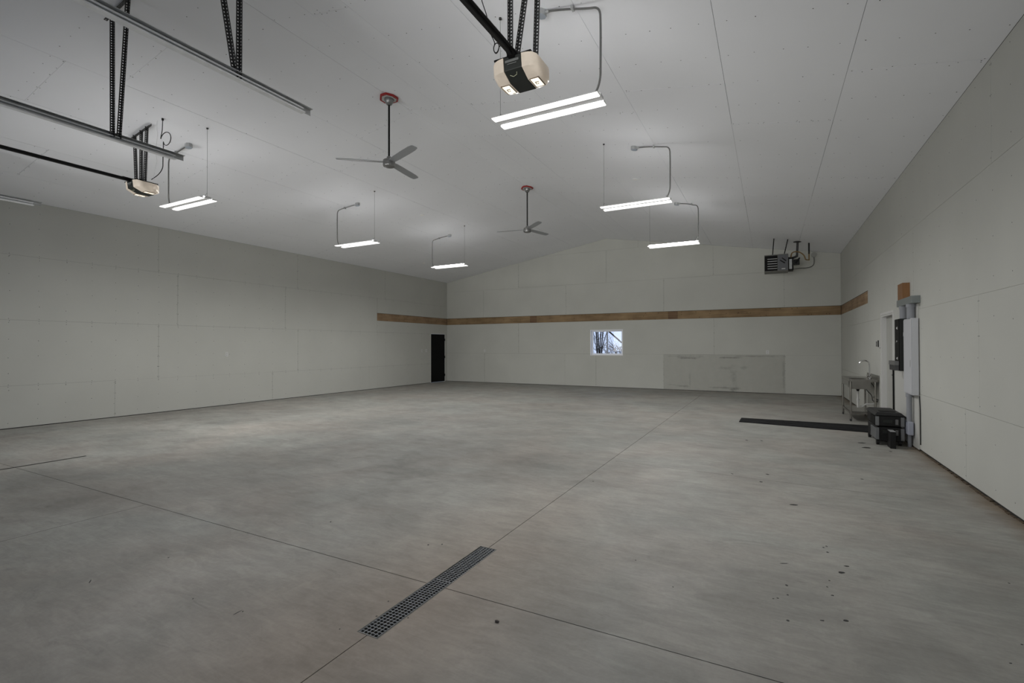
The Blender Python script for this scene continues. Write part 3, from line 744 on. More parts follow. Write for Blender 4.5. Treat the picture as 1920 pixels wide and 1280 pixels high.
# ------------------------------------------------------------------ garage door openers
def opener(xc, yf, zt, label, hang, zrail, bracket=None):
    r = thing('garage_door_opener', (xc, yf, zt), label, 'door opener', 'garage door openers with lit lenses')
    # body profile in (y,z): front face, sloping chin, flat bottom
    prof = [(yf, zt), (yf+.31, zt), (yf+.345, zt-.025), (yf+.345, zt-.125), (yf+.30, zt-.152), (yf+.13, zt-.152), (yf+.015, zt-.105)]
    MB().prism(prof, 0, xc-.082, xc+.082).build('housing', CHAR, r, bevel=.006)
    B(xc-.175, xc+.165, yf+.01, yf+.32, zt-.002, zt+.014).build('chassis', BLACKM, r, bevel=.004)
    for s in (-1, 1):
        # rounded translucent lens on each side: sections shrink outwards
        secs = [(.083, 1.0), (.12, .985), (.165, .90), (.20, .74), (.215, .52)]
        cy, cz = yf+.18, zt-.075; vs = []; n = len(prof)
        for q, k in secs:
            for (y_, z_) in prof: vs.append((xc+s*q, cy+(y_-cy)*k, cz+(z_-cz)*(k if k > .9 else (k+.1))))
        fs = [(i*n+j, i*n+(j+1) % n, (i+1)*n+(j+1) % n, (i+1)*n+j) for i in range(len(secs)-1) for j in range(n)]+[tuple(range(n)), tuple((len(secs)-1)*n+j for j in range(n))]
        lens = MB().add(vs, fs).build('lens', LENS, r, smooth=True)
        # lit lamp panel framed on the underside
        zb = zt-.152
        xa_, xb_ = sorted((xc+s*.098, xc+s*.172))
        MB().box(xa_, xb_, yf+.14, yf+.27, zb-.004, zb+.02).build('lamp_panel', LENSB, lens, bevel=.004)
        pm = MB(); pm.box(xa_+.02, xb_-.02, yf+.19, yf+.198, zb-.0055, zb-.0045).box(xa_+.02, xa_+.026, yf+.19, yf+.23, zb-.0055, zb-.0045).box(xb_-.040, xb_-.030, yf+.215, yf+.225, zb-.0055, zb-.0045)
        pm.box(xa_-.005, xa_+.0, yf+.135, yf+.275, zb-.0045, zb+.012).box(xb_, xb_+.005, yf+.135, yf+.275, zb-.0045, zb+.012).box(xa_, xb_, yf+.132, yf+.137, zb-.0045, zb+.012)
        pm.build('lamp_socket_mark', mat('socket_brown', (.12, .09, .06), .6), lens)
    lp = MB().box(xc-.062, xc+.062, yf-.003, yf-.001, zt-.050, zt-.030); lp.build('name_plate', mat('plate_grey', (.12, .125, .12), .4), r)
    MB().box(xc-.042, xc+.042, yf-.002, yf+.002, zt-.066, zt-.060).build('name_line', mat('plate_grey', (.12, .125, .12), .4), r)
    MB().tube([(xc-.045, yf+.055, zt-.124), (xc-.02, yf+.07, zt-.133), (xc+.015, yf+.06, zt-.128), (xc+.025, yf+.04, zt-.118)], .0025, 5).build('antenna_wire', mat('wire_yellow', (.35, .36, .25), .5), r)
    # rail (T section) running to the door header
    MB().prism([(xc-.038, zrail+.010), (xc+.038, zrail+.010), (xc+.038, zrail+.004), (xc+.014, zrail+.004), (xc+.014, zrail-.028), (xc-.014, zrail-.028), (xc-.014, zrail+.004), (xc-.038, zrail+.004)], 1, YF+.02, yf+.10).build('rail', BLACK, r)
    # rail shoe
    MB().prism([(yf-.10, zrail+.02), (yf+.10, zrail+.02), (yf+.06, zt-.02), (yf-.004, zt-.02), (yf-.02, zrail-.03)], 0, xc-.028, xc+.028).build('rail_shoe', BLACKM, r)
    for (xb, yb, xt, yt) in hang:
        m = MB(); perf_angle(m, (xb, yb, zt+.012), (xt, yt, ceil_z(xt)-.01), (1, 0, 0), (0, -1, 0), .034); m.build('hanger_angle', DARKST, r, solid=.003)
    if bracket:
        xa_, xb_, yb = bracket; m = MB(); perf_angle(m, (xa_, yb, ceil_z(xa_)-.038), (xb_, yb, ceil_z(xb_)-.038), (0, 0, 1), (0, -1, 0), .036); m.build('ceiling_angle', DARKST, r, solid=.003)
    return r
opener(-1.845, 3.50, 3.88, 'larger black garage door opener with warm lit lenses above the nearest strip light', [(-1.93, 3.62, -1.93, 3.62), (-1.90, 3.66, -1.74, 3.66), (-1.735, 3.70, -1.70, 3.70)], 3.90, (-2.10, -1.55, 3.66))
opener(-8.67, 3.86, 4.06, 'smaller black garage door opener with warm lit lenses at the left', [(-8.80, 4.02, -8.86, 4.02), (-8.66, 4.02, -8.66, 4.02), (-8.55, 4.02, -8.50, 4.02)], 4.075, (-8.98, -8.38, 4.02))
# cords
def zc_(x): return ceil_z(x)
p = [(-8.144, 4.056, zc_(-8.144)-.002), (-8.14, 4.05, 4.83), (-8.15, 4.05, 4.77)]
loop = [(-8.085+.125*math.cos(math.pi*1.0-t_*2*math.pi/10), 4.06+.004*t_, 4.67+.098*math.sin(math.pi*1.0-t_*2*math.pi/10)) for t_ in range(11)]
pts = p+[(-8.17, 4.05, 4.73)]+loop+[(-8.19, 4.09, 4.58), (-8.20, 4.09, 4.35), (-8.20, 4.09, 4.24), (-8.28, 4.07, 4.15), (-8.42, 4.04, 4.09)]
cdo = MB().tube(smooth_path(pts, 2), .006, 6); cdo.tube([(-8.144, 4.056, zc_(-8.144)-.001), (-8.144, 4.056, zc_(-8.144)-.03)], .016, 8)
tag(cdo.build('power_cord', BLACK, smooth=True, org=(-8.144, 4.056, 4.9)), 'black looped power cord hanging from the ceiling beside the left opener', 'cord')
wp = [(-8.25, 4.035, zc_(-8.25)-.001), (-8.26, 4.03, 4.85), (-8.22, 4.03, 4.75), (-8.27, 4.03, 4.6), (-8.30, 4.04, 4.45), (-8.26, 4.04, 4.35), (-8.31, 4.04, 4.25), (-8.36, 4.04, 4.10)]
tag(MB().tube(smooth_path(wp, 2), .0022, 5).build('low_voltage_wire', mat('wire_white', (.55, .55, .55), .6), org=(-8.25, 4.035, 4.9)), 'thin pale wire dangling from the ceiling beside the left opener', 'wire')
wp = [(-2.09, 3.40, zc_(-2.09)-.001), (-2.075, 3.40, 4.36), (-2.056, 3.40, 4.30), (-2.02, 3.40, 4.20), (-2.006, 3.40, 4.10), (-1.986, 3.40, 4.04), (-1.956, 3.40, 3.98), (-1.946, 3.40, 3.95), (-1.963, 3.40, 3.912), (-1.945, 3.41, 3.868), (-1.922, 3.42, 3.90), (-1.918, 3.42, 3.95), (-1.94, 3.41, 3.965), (-1.960, 3.40, 3.93), (-1.955, 3.40, 3.885), (-1.93, 3.41, 3.875), (-1.915, 3.42, 3.94), (-1.89, 3.43, 3.935), (-1.86, 3.45, 3.89), (-1.90, 3.52, 3.885)]
tag(MB().tube(smooth_path(wp, 2), .004, 6).build('power_cord', BLACK, smooth=True, org=(-2.09, 3.40, 4.9)), 'black coiled cord beside the rail of the larger opener', 'cord')

# ------------------------------------------------------------------ trench drains
def drain(x0, x1, y0, y1, label, nx, gm=None):
    r = thing('trench_drain', ((x0+x1)/2, (y0+y1)/2, 0), label, 'drain', 'slot drains cast into the floor')
    e = .006
    fr = MB().box(x0, x0+e, y0, y1, -.05, .001).box(x1-e, x1, y0, y1, -.05, .001).box(x0+e, x1-e, y0, y0+e, -.05, .001).box(x0+e, x1-e, y1-e, y1, -.05, .001)
    fr.build('frame', mat('drain_frame_steel', (.16, .155, .14), .55, .4, var=.3, scale=30), r)
    B(x0+e, x1-e, y0+e, y1-e, -.098, -.09).build('trough_bottom', BLACKM, r)
    half = (y0+y1)/2+.05; gm = gm or mat('grate_steel', (.30, .31, .32), .5, .3, var=.2, scale=40)
    for (a, b, sh) in ((y0+e+.002, half-.002, -.003), (half+.002, y1-e-.002, .003)):
        g_ = MB(); xa_, xb_ = x0+e+.006+sh, x1-e-.006+sh; px_ = (xb_-xa_)/nx; bw = .0016
        for i in range(nx+1): g_.box(xa_+i*px_-bw, xa_+i*px_+bw, a, b, -.007, -.001)
        ny = round((b-a)/(px_*1.0))
        for j in range(ny+1):
            yy = a+(b-a)*j/ny; yy = min(max(yy, a+bw), b-bw); g_.box(xa_-bw, xb_+bw, yy-bw, yy+bw, -.006, -.0012)
        g_.build('grate', gm, r)
    return r
drain(*DR1, 'steel grated slot drain in the near floor, crossing the floor joint', 5)
drain(*DR2, 'dark narrow slot drain at the left edge of the floor', 2, mat('grate_dark', (.03, .028, .026), .7))

# ------------------------------------------------------------------ unit heater
ht = thing('unit_heater', (.18, 15.7, 4.10), 'dark grey gas unit heater with louvres hung in the far right corner', 'heater')
x0, x1, y0, y1, z0, z1 = -.12, .475, 15.62, 16.15, 3.605, 4.085
hb = MB().box(x0, x1, y0+.02, y1, z0, z1); hb.build('casing', HEAT, ht, bevel=.006)
B(x0+.012, x0+.33, y0+.006, y0+.022, z0+.02, z1-.03).build('louvre_opening', BLACKM, ht)
for k in range(5):
    zz = z0+.075+k*.068
    MB().prism([(y0-.012, zz+.012), (y0-.010, zz+.016), (y0+.008, zz+.004), (y0+.006, zz)], 0, x0+.08, x0+.325).build('louvre_blade', mat('louvre_aluminium', (.75, .76, .76), .4, .3), ht)
B(x0+.34, x1-.01, y0+.010, y0+.022, z0+.02, z1-.02).build('service_panel', mat('heater_panel_bluegrey', (.075, .078, .085), .45), ht)
for (a, b, s_) in ((.30, 4.00, .10), (.26, 3.94, .12)):
    m = MB(); m.prism([(a-s_/2+.06, b-.03), (a-s_/2+.085, b-.02), (a+s_/2+.085, b-.11), (a+s_/2+.06, b-.125)], 1, y0+.004, y0+.010); m.build('warning_stripe', BLACKM, ht)
B(x0+.43, x0+.52, y0+.004, y0+.010, z0+.055, z0+.075).build('rating_plate', WHITET, ht)
B(x1, x1+.13, y0+.16, y1-.05, z0+.03, z1-.10).build('control_box', BLACKM, ht, bevel=.004)
B(x1+.025, x1+.095, y0+.150, y0+.16, z0+.06, z1-.14).build('vent_grille', GALV, ht)
for (xb, xt, zt_) in ((.09, .126, None), (.38, .47, None)):
    MB().tube([(xb, 15.74, z1), (xt, 15.75, ceil_z(xt)-.001)], .013, 8).build('hanger_rod', BLACK, ht)
fp = MB().tube([(.70, 16.0, 4.03), (.72, 16.0, ceil_z(.72)-.004)], .030, 12); fp.lathe([(.030, ceil_z(.72)-.03), (.11, ceil_z(.72)-.012), (.11, ceil_z(.72)+.0)], (.72, 16.0), 16)
fp.tube(smooth_path([(.47, 15.95, 4.0), (.6, 15.98, 4.0), (.70, 16.0, 4.05)], 2), .032, 10)
fp.build('flue_pipe', DARKST, ht, smooth=True)
mm = MB().box(.62, .76, 15.9, 16.05, 3.80, 3.95).tube([(.66, 15.88, 3.84), (.76, 15.88, 3.98)], .022, 8).tube([(.64, 15.9, 3.82), (.64, 15.84, 3.82)], .03, 10).tube([(.74, 15.9, 3.80), (.74, 15.85, 3.80)], .022, 10)
mm.build('gas_valve', BLACK, ht)
gp = [(.55, 15.95, 4.0), (.56, 15.95, 4.12), (.61, 15.95, 4.17), (.74, 15.96, 4.17), (.86, 15.98, 4.08), (.90, 16.0, 3.98), (.91, 16.0, 3.93), (1.0, 16.1, 3.93)]
gpipe = thing('gas_pipe', (1.03, 16.3, 4.4), 'yellow brown bent gas pipe right of the unit heater', 'pipe')
MB().tube(smooth_path(gp, 2), .016, 8).build('yellow_connector', COPPER, gpipe, smooth=True)
MB().tube([(1.0, 16.1, 3.92), (1.0, 16.1, 4.10)], .016, 8).build('yellow_riser', COPPER, gpipe, smooth=True)
MB().tube([(1.0, 16.1, 4.10), (1.0, 16.1, ceil_z(1.0)-.001)], .020, 8).build('black_riser', BLACK, gpipe, smooth=True)
cb = thing('disconnect_box', (1.21, YB, 4.28), 'round grey electrical box with curved conduit on the back wall beside the heater', 'electrical box')
MB().tube([(1.21, YB-.001, 4.28), (1.21, YB-.05, 4.28)], .075, 14).build('round_box', mat('box_paint', (.34, .34, .315), .6), cb)
MB().tube(smooth_path([(1.21, YB-.03, 4.21), (1.22, YB-.035, 4.08), (1.20, YB-.05, 3.95), (1.05, YB-.2, 3.86), (.80, 16.9, 3.83), (.62, 16.3, 3.72), (.56, 16.05, 3.70)], 3), .012, 7).build('conduit', mat('conduit_dull', (.13, .13, .125), .5, .3), cb, smooth=True)

# ------------------------------------------------------------------ stainless sink
sk = thing('utility_sink', (1.62, 12.4, 0), 'stainless steel utility sink on tubular legs by the grey door', 'sink')
sx0, sx1, sy0, sy1, zt = 1.405, 1.872, 11.76, 12.98, .838
rim = MB()
for (a0, a1, c0, c1) in rect_minus((sx0, sx1, sy0, sy1), [(sx0+.045, sx1-.11, sy0+.05, sy0+.55)]): rim.box(a0, a1, c0, c1, zt-.012, zt)
rim.box(sx0, sx0+.004, sy0, sy1, zt-.045, zt-.012).box(sx0, sx1, sy0, sy0+.004, zt-.045, zt-.012).box(sx0, sx1, sy1-.004, sy1, zt-.045, zt-.012)
rim.build('sink_top', STEEL, sk)
bx0, bx1, by0, by1 = sx0+.04, sx1-.105, sy0+.045, sy0+.555
bz = zt-.19
bm_ = MB().box(bx0, bx0+.004, by0, by1, bz, zt-.012).box(bx1-.004, bx1, by0, by1, bz, zt-.012).box(bx0, bx1, by0, by0+.004, bz, zt-.012).box(bx0, bx1, by1-.004, by1, bz, zt-.012).box(bx0, bx1, by0, by1, bz-.004, bz)
bm_.build('basin', STEEL, sk)
B(sx1-.006, sx1+.012, sy0, sy1, zt-.045, zt+.085).build('backsplash', STEEL, sk)
B(sx0-.004, sx0+.002, sy0+.10, sy1-.05, zt-.15, zt-.045).build('front_apron', STEEL, sk)
for (lx, ly) in ((sx0+.022, sy0+.035), (sx0+.022, sy1-.03), (sx1-.045, sy0+.035), (sx1-.045, sy1-.03)):
    lg = MB().tube([(lx, ly, .05), (lx, ly, zt-.012)], .019, 12).build('leg', STEEL, sk, smooth=True)
    MB().lathe([(.010, .0), (.016, .004), (.020, .03), (.018, .055)], (lx, ly), 10).build('bullet_foot', DARKST, lg)
sh = MB().box(sx0+.005, sx1-.03, sy0+.02, sy1-.02, .195, .20).box(sx0+.005, sx0+.009, sy0+.02, sy1-.02, .150, .20).box(sx0+.005, sx1-.03, sy0+.02, sy0+.024, .150, .20)
sh.build('lower_shelf', STEEL, sk)
dp = MB().tube([(1.575, 12.02, .64), (1.575, 12.02, .30), (1.575, 12.02, .26)], .018, 10)
dp.tube(smooth_path([(1.575, 12.02, .36), (1.575, 12.02, .30), (1.61, 12.02, .265), (1.66, 12.02, .28), (1.69, 12.02, .33), (1.80, 12.02, .34), (1.885, 12.02, .34)], 2), .017, 10)
dp.tube([(1.575, 12.02, .40), (1.575, 12.02, .43)], .027, 10)
dp.build('drain_pipe', PVCW, sk, smooth=True)
MB().lathe([(.012, .585), (.022, .59), (.024, .61), (.045, .635), (.045, .645)], (1.575, 12.02), 12).build('strainer', BLACK, sk)
hs = MB().tube(smooth_path([(1.70, 11.95, .80), (1.70, 11.95, .62), (1.80, 11.95, .52), (1.80, 11.93, .40), (1.88, 11.93, .40)], 2), .007, 6)
hs.tube(smooth_path([(1.76, 11.88, .80), (1.84, 11.88, .66), (1.86, 11.88, .55), (1.80, 11.88, .48), (1.885, 11.88, .44)], 2), .007, 6)
hs.build('supply_hose', BLACK, sk, smooth=True)
MB().tube([(1.885, 11.93, .40), (1.83, 11.93, .40)], .014, 8).tube([(1.84, 11.93, .38), (1.84, 11.93, .45)], .012, 8).tube([(1.885, 11.88, .44), (1.83, 11.88, .44)], .014, 8).build('shutoff_valve', DARKST, sk)
fc = MB().tube([(1.765, 11.96, zt), (1.765, 11.96, zt+.035)], .030, 12)
fc.tube(smooth_path([(1.765, 11.96, zt+.03), (1.765, 11.96, 1.10), (1.755, 11.96, 1.18), (1.70, 11.96, 1.215), (1.64, 11.96, 1.205), (1.60, 11.96, 1.17), (1.59, 11.96, 1.13)], 2), .014, 8)
fc.build('faucet', CHROME, sk, smooth=True)
MB().tube([(1.765, 11.90, zt+.045), (1.765, 12.02, zt+.045)], .017, 8).tube([(1.765, 11.90, zt+.045), (1.72, 11.87, zt+.08)], .008, 6).tube([(1.765, 12.02, zt+.045), (1.72, 12.05, zt+.08)], .008, 6).build('faucet_handle', CHROME, sk, smooth=True)

# ------------------------------------------------------------------ electrical gear on right wall
pn = thing('electrical_panel', (XR, 9.1, .79), 'tall white electrical panel mounted on the right wall', 'electrical panel')
B(1.808, 1.8795, 8.863, 9.352, .795, 1.905).build('enclosure', PANW, pn, bevel=.003)
B(1.800, 1.807, 8.880, 9.335, .810, 1.890).build('panel_door', PANW, pn, bevel=.002)
B(1.797, 1.800, 8.93, 8.955, 1.20, 1.30).build('latch', GALV, pn)
MB().tube([(1.803, 9.34, 1.0), (1.803, 9.34, 1.06)], .006, 6).tube([(1.803, 9.34, 1.65), (1.803, 9.34, 1.71)], .006, 6).build('hinge', GALV, pn)
tag(B(1.791, XR-.001, 8.797, 9.722, 2.117, 2.221).build('wire_trough', TROUGH, org=(1.84, 9.26, 2.117), bevel=.003), 'dark grey metal wireway box above the white electrical panel', 'wireway')
tag(B(1.801, XR-.001, 9.379, 9.695, 2.221, 2.468).build('timber_block', WOODZ, org=(1.845, 9.53, 2.221)), 'brown timber block standing above the grey wireway', 'timber block')
def pvc(yc, z0, z1, r_, lab, grp='grey pvc conduit risers on the right wall', name='pvc_conduit'):
    t_ = thing(name, (1.828, yc, z0), lab, 'conduit', grp)
    MB().tube([(1.828, yc, z0), (1.828, yc, z1)], r_, 14).build('pipe', PVC, t_, smooth=True)
    MB().tube([(1.828, yc, z1-.05), (1.828, yc, z1)], r_+.008, 14).build('coupling', PVC, t_, smooth=True)
pvc(9.03, 1.905, 2.117, .050, 'thick grey pipe between panel and wireway, nearer the camera')
pvc(9.50, 1.925, 2.117, .042, 'thick grey pipe between black box and wireway, farther back')
pvc(9.17, .385, .795, .034, 'grey pipe below the white electrical panel')
pbx = thing('pipe_junction_box', (1.84, 9.2, .19), 'pale grey plastic junction box low on the right wall', 'electrical box')
B(1.795, 1.866, 9.09, 9.34, .185, .385).build('box_body', mat('pvc_box_pale', (.34, .36, .42), .5), pbx, bevel=.014)
B(1.789, 1.7945, 9.105, 9.325, .20, .37).build('box_lid', mat('pvc_box_pale', (.34, .36, .42), .5), pbx, bevel=.003)
MB().tube([(1.84, 9.22, 0), (1.84, 9.22, .185)], .026, 12).build('stub_pipe', PVC, pbx, smooth=True)
tag(MB().tube([(1.884, 8.83, .10), (1.884, 8.83, .60), (1.880, 8.85, .79)], .006, 6).build('ground_wire', BLACK, org=(1.884, 8.83, .1)), 'thin black wire down the wall from the white panel', 'wire')
tag(B(1.880, XR-.001, 8.90, 10.40, .02, 2.11).build('backer_board', BOARDW, org=(1.88, 9.6, .02)), 'white painted backer board behind the electrical gear', 'board')
bb = thing('black_control_box', (1.83, 9.53, 1.11), 'tall black wall box with white arrow marks beside the white panel', 'electrical box')
B(1.764, 1.867, 9.385, 9.70, 1.118, 1.922).build('enclosure', CHAR, bb, bevel=.003)
B(1.757, 1.763, 9.40, 9.69, 1.125, 1.915).build('cover', BLACKM, bb, bevel=.002)
for zz in (1.78, 1.31):
    MB().prism([(9.50, zz-.022), (9.50, zz+.022), (9.585, zz)], 0, 1.7545, 1.7568).build('arrow_mark', WHITET, bb)
MB().tube([(1.7555, 9.51, 1.57), (1.7555, 9.55, 1.585), (1.7555, 9.585, 1.56)], .003, 5).build('curved_mark', WHITET, bb)
cb2 = thing('receptacle_block', (1.74, 9.55, 1.12), 'small grey slotted block low on the black wall box', 'electrical box')
B(1.700, 1.7545, 9.40, 9.82, 1.205, 1.27).build('block_top', mat('block_grey', (.13, .13, .125), .5), cb2, bevel=.003)
for k in range(5): B(1.705, 1.7545, 9.41+k*.085, 9.455+k*.085, 1.125, 1.204).build('prong', mat('block_dark', (.05, .05, .05), .5), cb2)
tag(MB().box(1.860, 1.875, 10.405, 10.455, .02, 1.25).build('vertical_channel', BLACKM, org=(1.867, 10.43, .02)), 'thin black vertical channel beside the grey door', 'channel')

# ------------------------------------------------------------------ wall plates
def plate(lab, ax, a, z, face, nrm, w_=.075, h_=.12, name='wall_outlet', cat='outlet', m=WHITET, n=2):
    c = (face, a, z) if ax == 0 else (a, face, z)
    r = thing(name, c, lab, cat, 'cover plates on the walls'); t_ = .008
    def bx(a0, a1, z0_, z1_, d0, d1):
        f0, f1 = sorted((face+nrm*d0, face+nrm*d1))
        return MB().box(f0, f1, a0, a1, z0_, z1_) if ax == 0 else MB().box(a0, a1, f0, f1, z0_, z1_)
    bx(a-w_/2, a+w_/2, z-h_/2, z+h_/2, .0005, t_).build('cover', m, r, bevel=.002)
    if name == 'wall_outlet':
        for q in (-.025, .025): bx(a-.016, a+.016, z+q-.014, z+q+.014, t_, t_+.002).build('receptacle', mat('receptacle_grey', (.5, .5, .49), .5), r)
    else:
        for i in range(n): bx(a-w_/2+w_/n*(i+.5)-.012, a-w_/2+w_/n*(i+.5)+.012, z-.03, z+.03, t_, t_+.004).build('toggle', mat('receptacle_grey', (.5, .5, .49), .5), r)
    return r
plate('single white outlet plate on the left wall', 0, 7.71, 1.314, XL, 1)
plate('white switch plate left of the black door, farther from the frame', 0, 15.72, 1.335, XL, 1, name='light_switch', cat='switch', n=1)
plate('wide white switch plate next to the black door frame', 0, 16.0, 1.335, XL, 1, .115, .12, 'light_switch', 'switch', n=2)
plate('white outlet plate near the left end of the back wall', 1, -10.50, 1.325, YB, -1)
plate('grey white outlet plate immediately left of the window', 1, -6.18, 1.32, YB, -1, m=WALLM)
plate('white outlet plate toward the right end of the back wall', 1, -.06, 1.306, YB, -1, .09)
plate('small black switch plate on the right wall left of the grey door', 0, 12.02, 1.54, XR, -1, .05, .10, 'light_switch', 'switch', m=BLACK, n=1)
th = thing('thermostat', (XR, 11.72, 1.54), 'small black and white thermostat beside the grey door casing', 'thermostat')
B(XR-.022, XR-.001, 11.66, 11.80, 1.47, 1.60).build('base', WHITET, th); B(XR-.034, XR-.022, 11.66, 11.72, 1.48, 1.61).build('display', BLACK, th)

# ceiling blank plates
for (x, y, lb) in ((-8.12, 10.29, 'small round white blank plate in the ceiling left of the farther fan'), (-10.99, 14.03, 'small round white blank plate in the ceiling above the far left strip light'), (-2.46, 10.185, 'small white blank plate in the right slope of the ceiling')):
    k = KL if x < XM else -KR; z = ceil_z(x); u = Vector((1, 0, k)).normalized(); m = MB(); n = 16
    vs = [Vector((x, y, z-.001))+u*.055*math.cos(2*math.pi*i/n)+Vector((0, .055*math.sin(2*math.pi*i/n), 0)) for i in range(n)]
    m.add(vs+[v_+Vector((0, 0, -.010)) for v_ in vs], [tuple(range(n)), tuple(range(n, 2*n))]+[(i, (i+1) % n, n+(i+1) % n, n+i) for i in range(n)])
    tag(m.build('ceiling_plate', mat('bright_white_plastic', (.9, .9, .88), .4), org=(x, y, z)), lb, 'cover plate', 'blank plates in the ceiling')

# ------------------------------------------------------------------ rubber mat
A_ = [(-.545, 10.66), (1.62, 10.36), (1.70, 11.25), (-.53, 11.235)]
m = MB(); nx, ny = 44, 8; vs = []
for j in range(ny+1):
    for i in range(nx+1):
        u, v = i/nx, j/ny
        xx = (A_[0][0]*(1-u)+A_[1][0]*u)*(1-v)+(A_[3][0]*(1-u)+A_[2][0]*u)*v; yy = (A_[0][1]*(1-u)+A_[1][1]*u)*(1-v)+(A_[3][1]*(1-u)+A_[2][1]*u)*v
        zz = .012+(.010*abs(math.sin(u*23+v*4))*abs(math.sin(v*7+u*3))+R.uniform(0, .006) if 0 < i < nx and 0 < j < ny else 0)
        vs.append((xx, yy, zz))
k = len(vs); vs += [(p[0], p[1], 0) for p in vs]
W_ = nx+1
fs = [(j*W_+i, j*W_+i+1, (j+1)*W_+i+1, (j+1)*W_+i) for j in range(ny) for i in range(nx)]
fs += [(k+j*W_+i, k+(j+1)*W_+i, k+(j+1)*W_+i+1, k+j*W_+i+1) for j in range(ny) for i in range(nx)]
for i in range(nx): fs += [(i, k+i, k+i+1, i+1), (ny*W_+i, ny*W_+i+1, k+ny*W_+i+1, k+ny*W_+i)]
for j in range(ny): fs += [(j*W_, (j+1)*W_, k+(j+1)*W_, k+j*W_), (j*W_+nx, k+j*W_+nx, k+(j+1)*W_+nx, (j+1)*W_+nx)]
tag(m.add(vs, fs).build('rubber_mat', RUB, org=(.5, 10.9, 0)), 'long black wrinkled rubber mat on the floor before the sink', 'mat')

# ------------------------------------------------------------------ tool case
tc0 = thing('rolling_tool_case', (1.61, 9.5, 0), 'stacked black rolling tool case with silver corners below the electrical gear', 'tool case')
x0, x1, y0, y1 = 1.418, 1.772, 9.16, 9.98
B(x0+.02, x1-.01, y0+.02, y1-.02, .055, .275).build('lower_case', BLACK, tc0, bevel=.018)
B(x0+.015, x1-.005, y0+.01, y1-.01, .287, .45).build('upper_case', BLACK, tc0, bevel=.016)
lid = MB().add([(x0-.01, y0-.005, .452), (x1+.01, y0-.005, .452), (x1+.01, y1, .452), (x0-.01, y1, .452), (x0+.03, y0+.06, .492), (x1-.03, y0+.06, .492), (x1-.03, y1-.05, .492), (x0+.03, y1-.05, .492)],
    [(0, 3, 2, 1), (4, 5, 6, 7), (0, 1, 5, 4), (1, 2, 6, 5), (2, 3, 7, 6), (3, 0, 4, 7)]).build('lid', mat('lid_black_worn', (.02, .02, .02), .5, var=.3, scale=12, spec=.25), tc0, bevel=.006)
B(x0+.08, x1-.08, y0+.15, y0+.32, .492, .498).build('lid_recess', BLACKM, lid)
for (zz0, zz1) in ((.085, .265), (.295, .435)):
    for xx in (x0+.002, x1-.045):
        B(xx, xx+.045, y0+.002, y0+.03, zz0, zz1).build('corner_guard', TOOLG, tc0, bevel=.005)
    B(x0-.002, x0+.02, y0+.03, y0+.40, zz0+.005, zz1-.01).build('side_panel', TOOLG if zz0 < .2 else BLACKM, tc0, bevel=.006)
for k_, zz in enumerate((.34, .18)):
    B(x0+.09, x0+.21, y0-.002, y0+.012, zz, zz+.05).build('front_handle', CHAR, tc0, bevel=.004)
    B(x1-.11, x1-.075, y0-.004, y0+.012, zz-.02, zz+.06).build('latch', mat('latch_grey', (.10, .10, .10), .5), tc0, bevel=.003)
for (wx, wy) in ((x0+.035, y0+.06), (x0+.035, y1-.08), (x1-.05, y0+.06), (x1-.05, y1-.08)):
    MB().tube([(wx-.018, wy, .042), (wx+.018, wy, .042)], .042, 14).build('wheel', BLACK, tc0, smooth=True)
MB().tube([(x1-.01, y0+.15, .44), (x1+.045, y0+.10, .42), (x1+.045, y1-.2, .42), (x1-.01, y1-.2, .44)], .012, 8).build('side_handle', BLACK, tc0, smooth=True)
sb = thing('upright_box', (1.59, 9.03, 0), 'small upright black box standing in front of the tool case', 'box')
B(1.556, 1.624, 8.925, 9.13, .0, .245).build('case', BLACK, sb, bevel=.004)
B(1.558, 1.622, 8.930, 9.125, .2455, .250).build('top_plate', GALV, sb)

# ------------------------------------------------------------------ outside
gr = struct(B(-60, 40, YB+.2, 90, -.35, -.25).build('ground', SNOW))
gr2 = struct(B(-60, 40, -40, YF-.2, -.35, -.25).build('ground', SNOW))
def tree(name, x, y, stems, h, label, cat, br=4, m=BARK, spread=.12, seed=1, grp=None, r0=.10):
    rr = random.Random(seed); mb = MB()
    def branch(p, d, L, r_, depth):
        n = 4; pts = [p]; q = Vector(p); dd = Vector(d).normalized()
        for i in range(n):
            dd = (dd+Vector((rr.uniform(-.18, .18), rr.uniform(-.18, .18), rr.uniform(-.05, .12)))).normalized(); q = q+dd*L/n; pts.append(q.copy())
        mb.tube(pts, [r_*(1-.75*i/n) for i in range(n+1)], 5 if depth else 7)
        if depth < 2:
            for k_ in range(br):
                a = rr.uniform(0, 2*math.pi); i = rr.randint(1, n); t_ = pts[i]
                nd = (dd+Vector((math.cos(a), math.sin(a), rr.uniform(-.2, .5)))*.9); branch(t_, nd, L*rr.uniform(.3, .5), r_*.35, depth+1)
    for s in range(stems):
        a = 2*math.pi*s/stems; branch(Vector((x+r0*1.2*math.cos(a), y+r0*1.2*math.sin(a), -.26)), Vector((math.cos(a)*spread, math.sin(a)*spread, 1)), h*rr.uniform(.8, 1.1), r0, 0)
    o = mb.build(name, m, org=(x, y, -.26)); tag(o, label, cat, grp); return o
def twigs(mb, p, d, L, r_, rr, n=4):
    pts = [Vector(p)]; dd = Vector(d).normalized()
    for i in range(n):
        dd = (dd+Vector((rr.uniform(-.3, .3), rr.uniform(-.3, .3), rr.uniform(-.15, .2)))).normalized(); pts.append(pts[-1]+dd*L/n)
    mb.tube(pts, [r_*(1-.7*i/n) for i in range(n+1)], 4)
rr = random.Random(4); tb_ = MB()
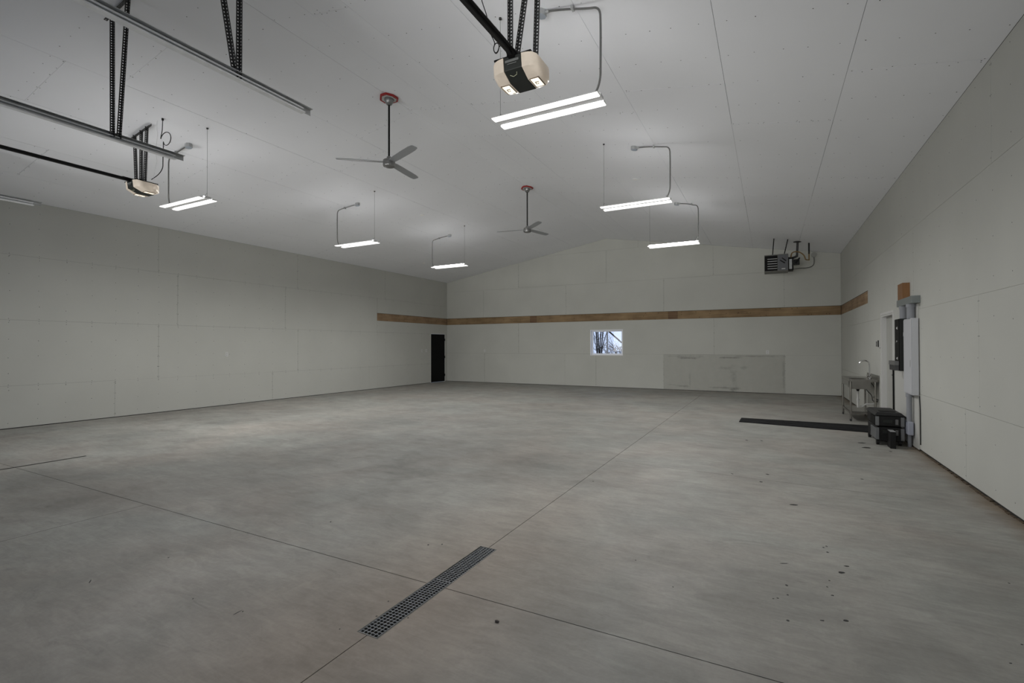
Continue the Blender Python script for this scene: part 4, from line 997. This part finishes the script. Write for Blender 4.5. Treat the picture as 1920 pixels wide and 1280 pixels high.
for (path, r_) in [([(-8.37, -.26), (-8.38, 1.0), (-8.42, 1.9), (-8.47, 2.5), (-8.6, 4.2)], .055), ([(-8.33, -.26), (-8.34, 1.1), (-8.33, 1.7), (-8.36, 2.4), (-8.3, 4.4)], .045),
                   ([(-8.27, -.26), (-8.27, 1.3), (-8.25, 1.9), (-8.19, 2.5), (-8.1, 4.3)], .042), ([(-8.22, -.26), (-8.20, 1.2), (-8.15, 1.75), (-8.05, 2.35), (-7.8, 4.0)], .040),
                   ([(-8.20, -.26), (-8.15, 1.3), (-8.02, 1.8), (-7.85, 2.3), (-7.5, 3.4)], .026), ([(-8.40, -.26), (-8.45, 1.2), (-8.58, 1.9), (-8.7, 2.6)], .02)]:
    tb_.tube(smooth_path([(a, 26+rr.uniform(-.1, .1), b) for a, b in path], 2), r_*.75, 7)
    for q in range(9):
        a, b = rr.choice(path[1:]); twigs(tb_, (a, 26, b+rr.uniform(-.5, .3)), (rr.uniform(-1, 1), rr.uniform(-.3, .3), rr.uniform(.1, 1)), rr.uniform(.3, .9), .013, rr)
tag(tb_.build('bare_tree', BARK, org=(-8.3, 26, -.26)), 'dark multi stemmed bare tree seen in the left window pane', 'tree')
tree('bare_shrub', -7.75, 23.6, 7, 1.9, 'low dark twiggy shrub at the foot of the tree outside', 'shrub', 5, spread=.8, seed=5, r0=.022, grp=None)
tree('bare_sapling', -7.6, 28.3, 2, 2.4, 'thin forked sapling seen in the right window pane', 'tree', 5, spread=.5, seed=8, r0=.028)
tree('dry_bush', -8.4, 29.5, 9, 2.0, 'pale brown brush behind the sapling outside the window', 'shrub', 5, m=BRUSH, spread=.9, seed=11, r0=.018)
bx = MB()
for q in range(170):
    twigs(bx, (-7.75+rr.uniform(-.6, .75), 27.0+rr.uniform(-.3, .3), rr.uniform(.6, 1.45)), (rr.uniform(-1, 1), rr.uniform(-.4, .4), rr.uniform(-.1, .9)), rr.uniform(.25, .6), .011, rr, 3)
for q in range(60):
    twigs(bx, (-7.75+rr.uniform(-.45, .75), 27.0+rr.uniform(-.3, .3), -.26), (rr.uniform(-.15, .15), rr.uniform(-.2, .2), 1), rr.uniform(1.1, 1.6), .012, rr, 4)
tag(bx.build('bramble', BRUSH, org=(-7.5, 27, 0), kind='stuff'), 'tangle of pale brown brush low in the window view', 'brush')
lp = thing('leaning_branch', (-7.4, 24, 3), 'thick black branch slanting across the right window pane', 'branch')
MB().tube([(-8.6, 26.6, 2.9), (-7.85, 26.3, 2.33), (-7.15, 26.0, 1.78), (-6.4, 25.7, 1.2)], [.05, .045, .04, .03], 7).build('limb', BARK, lp)
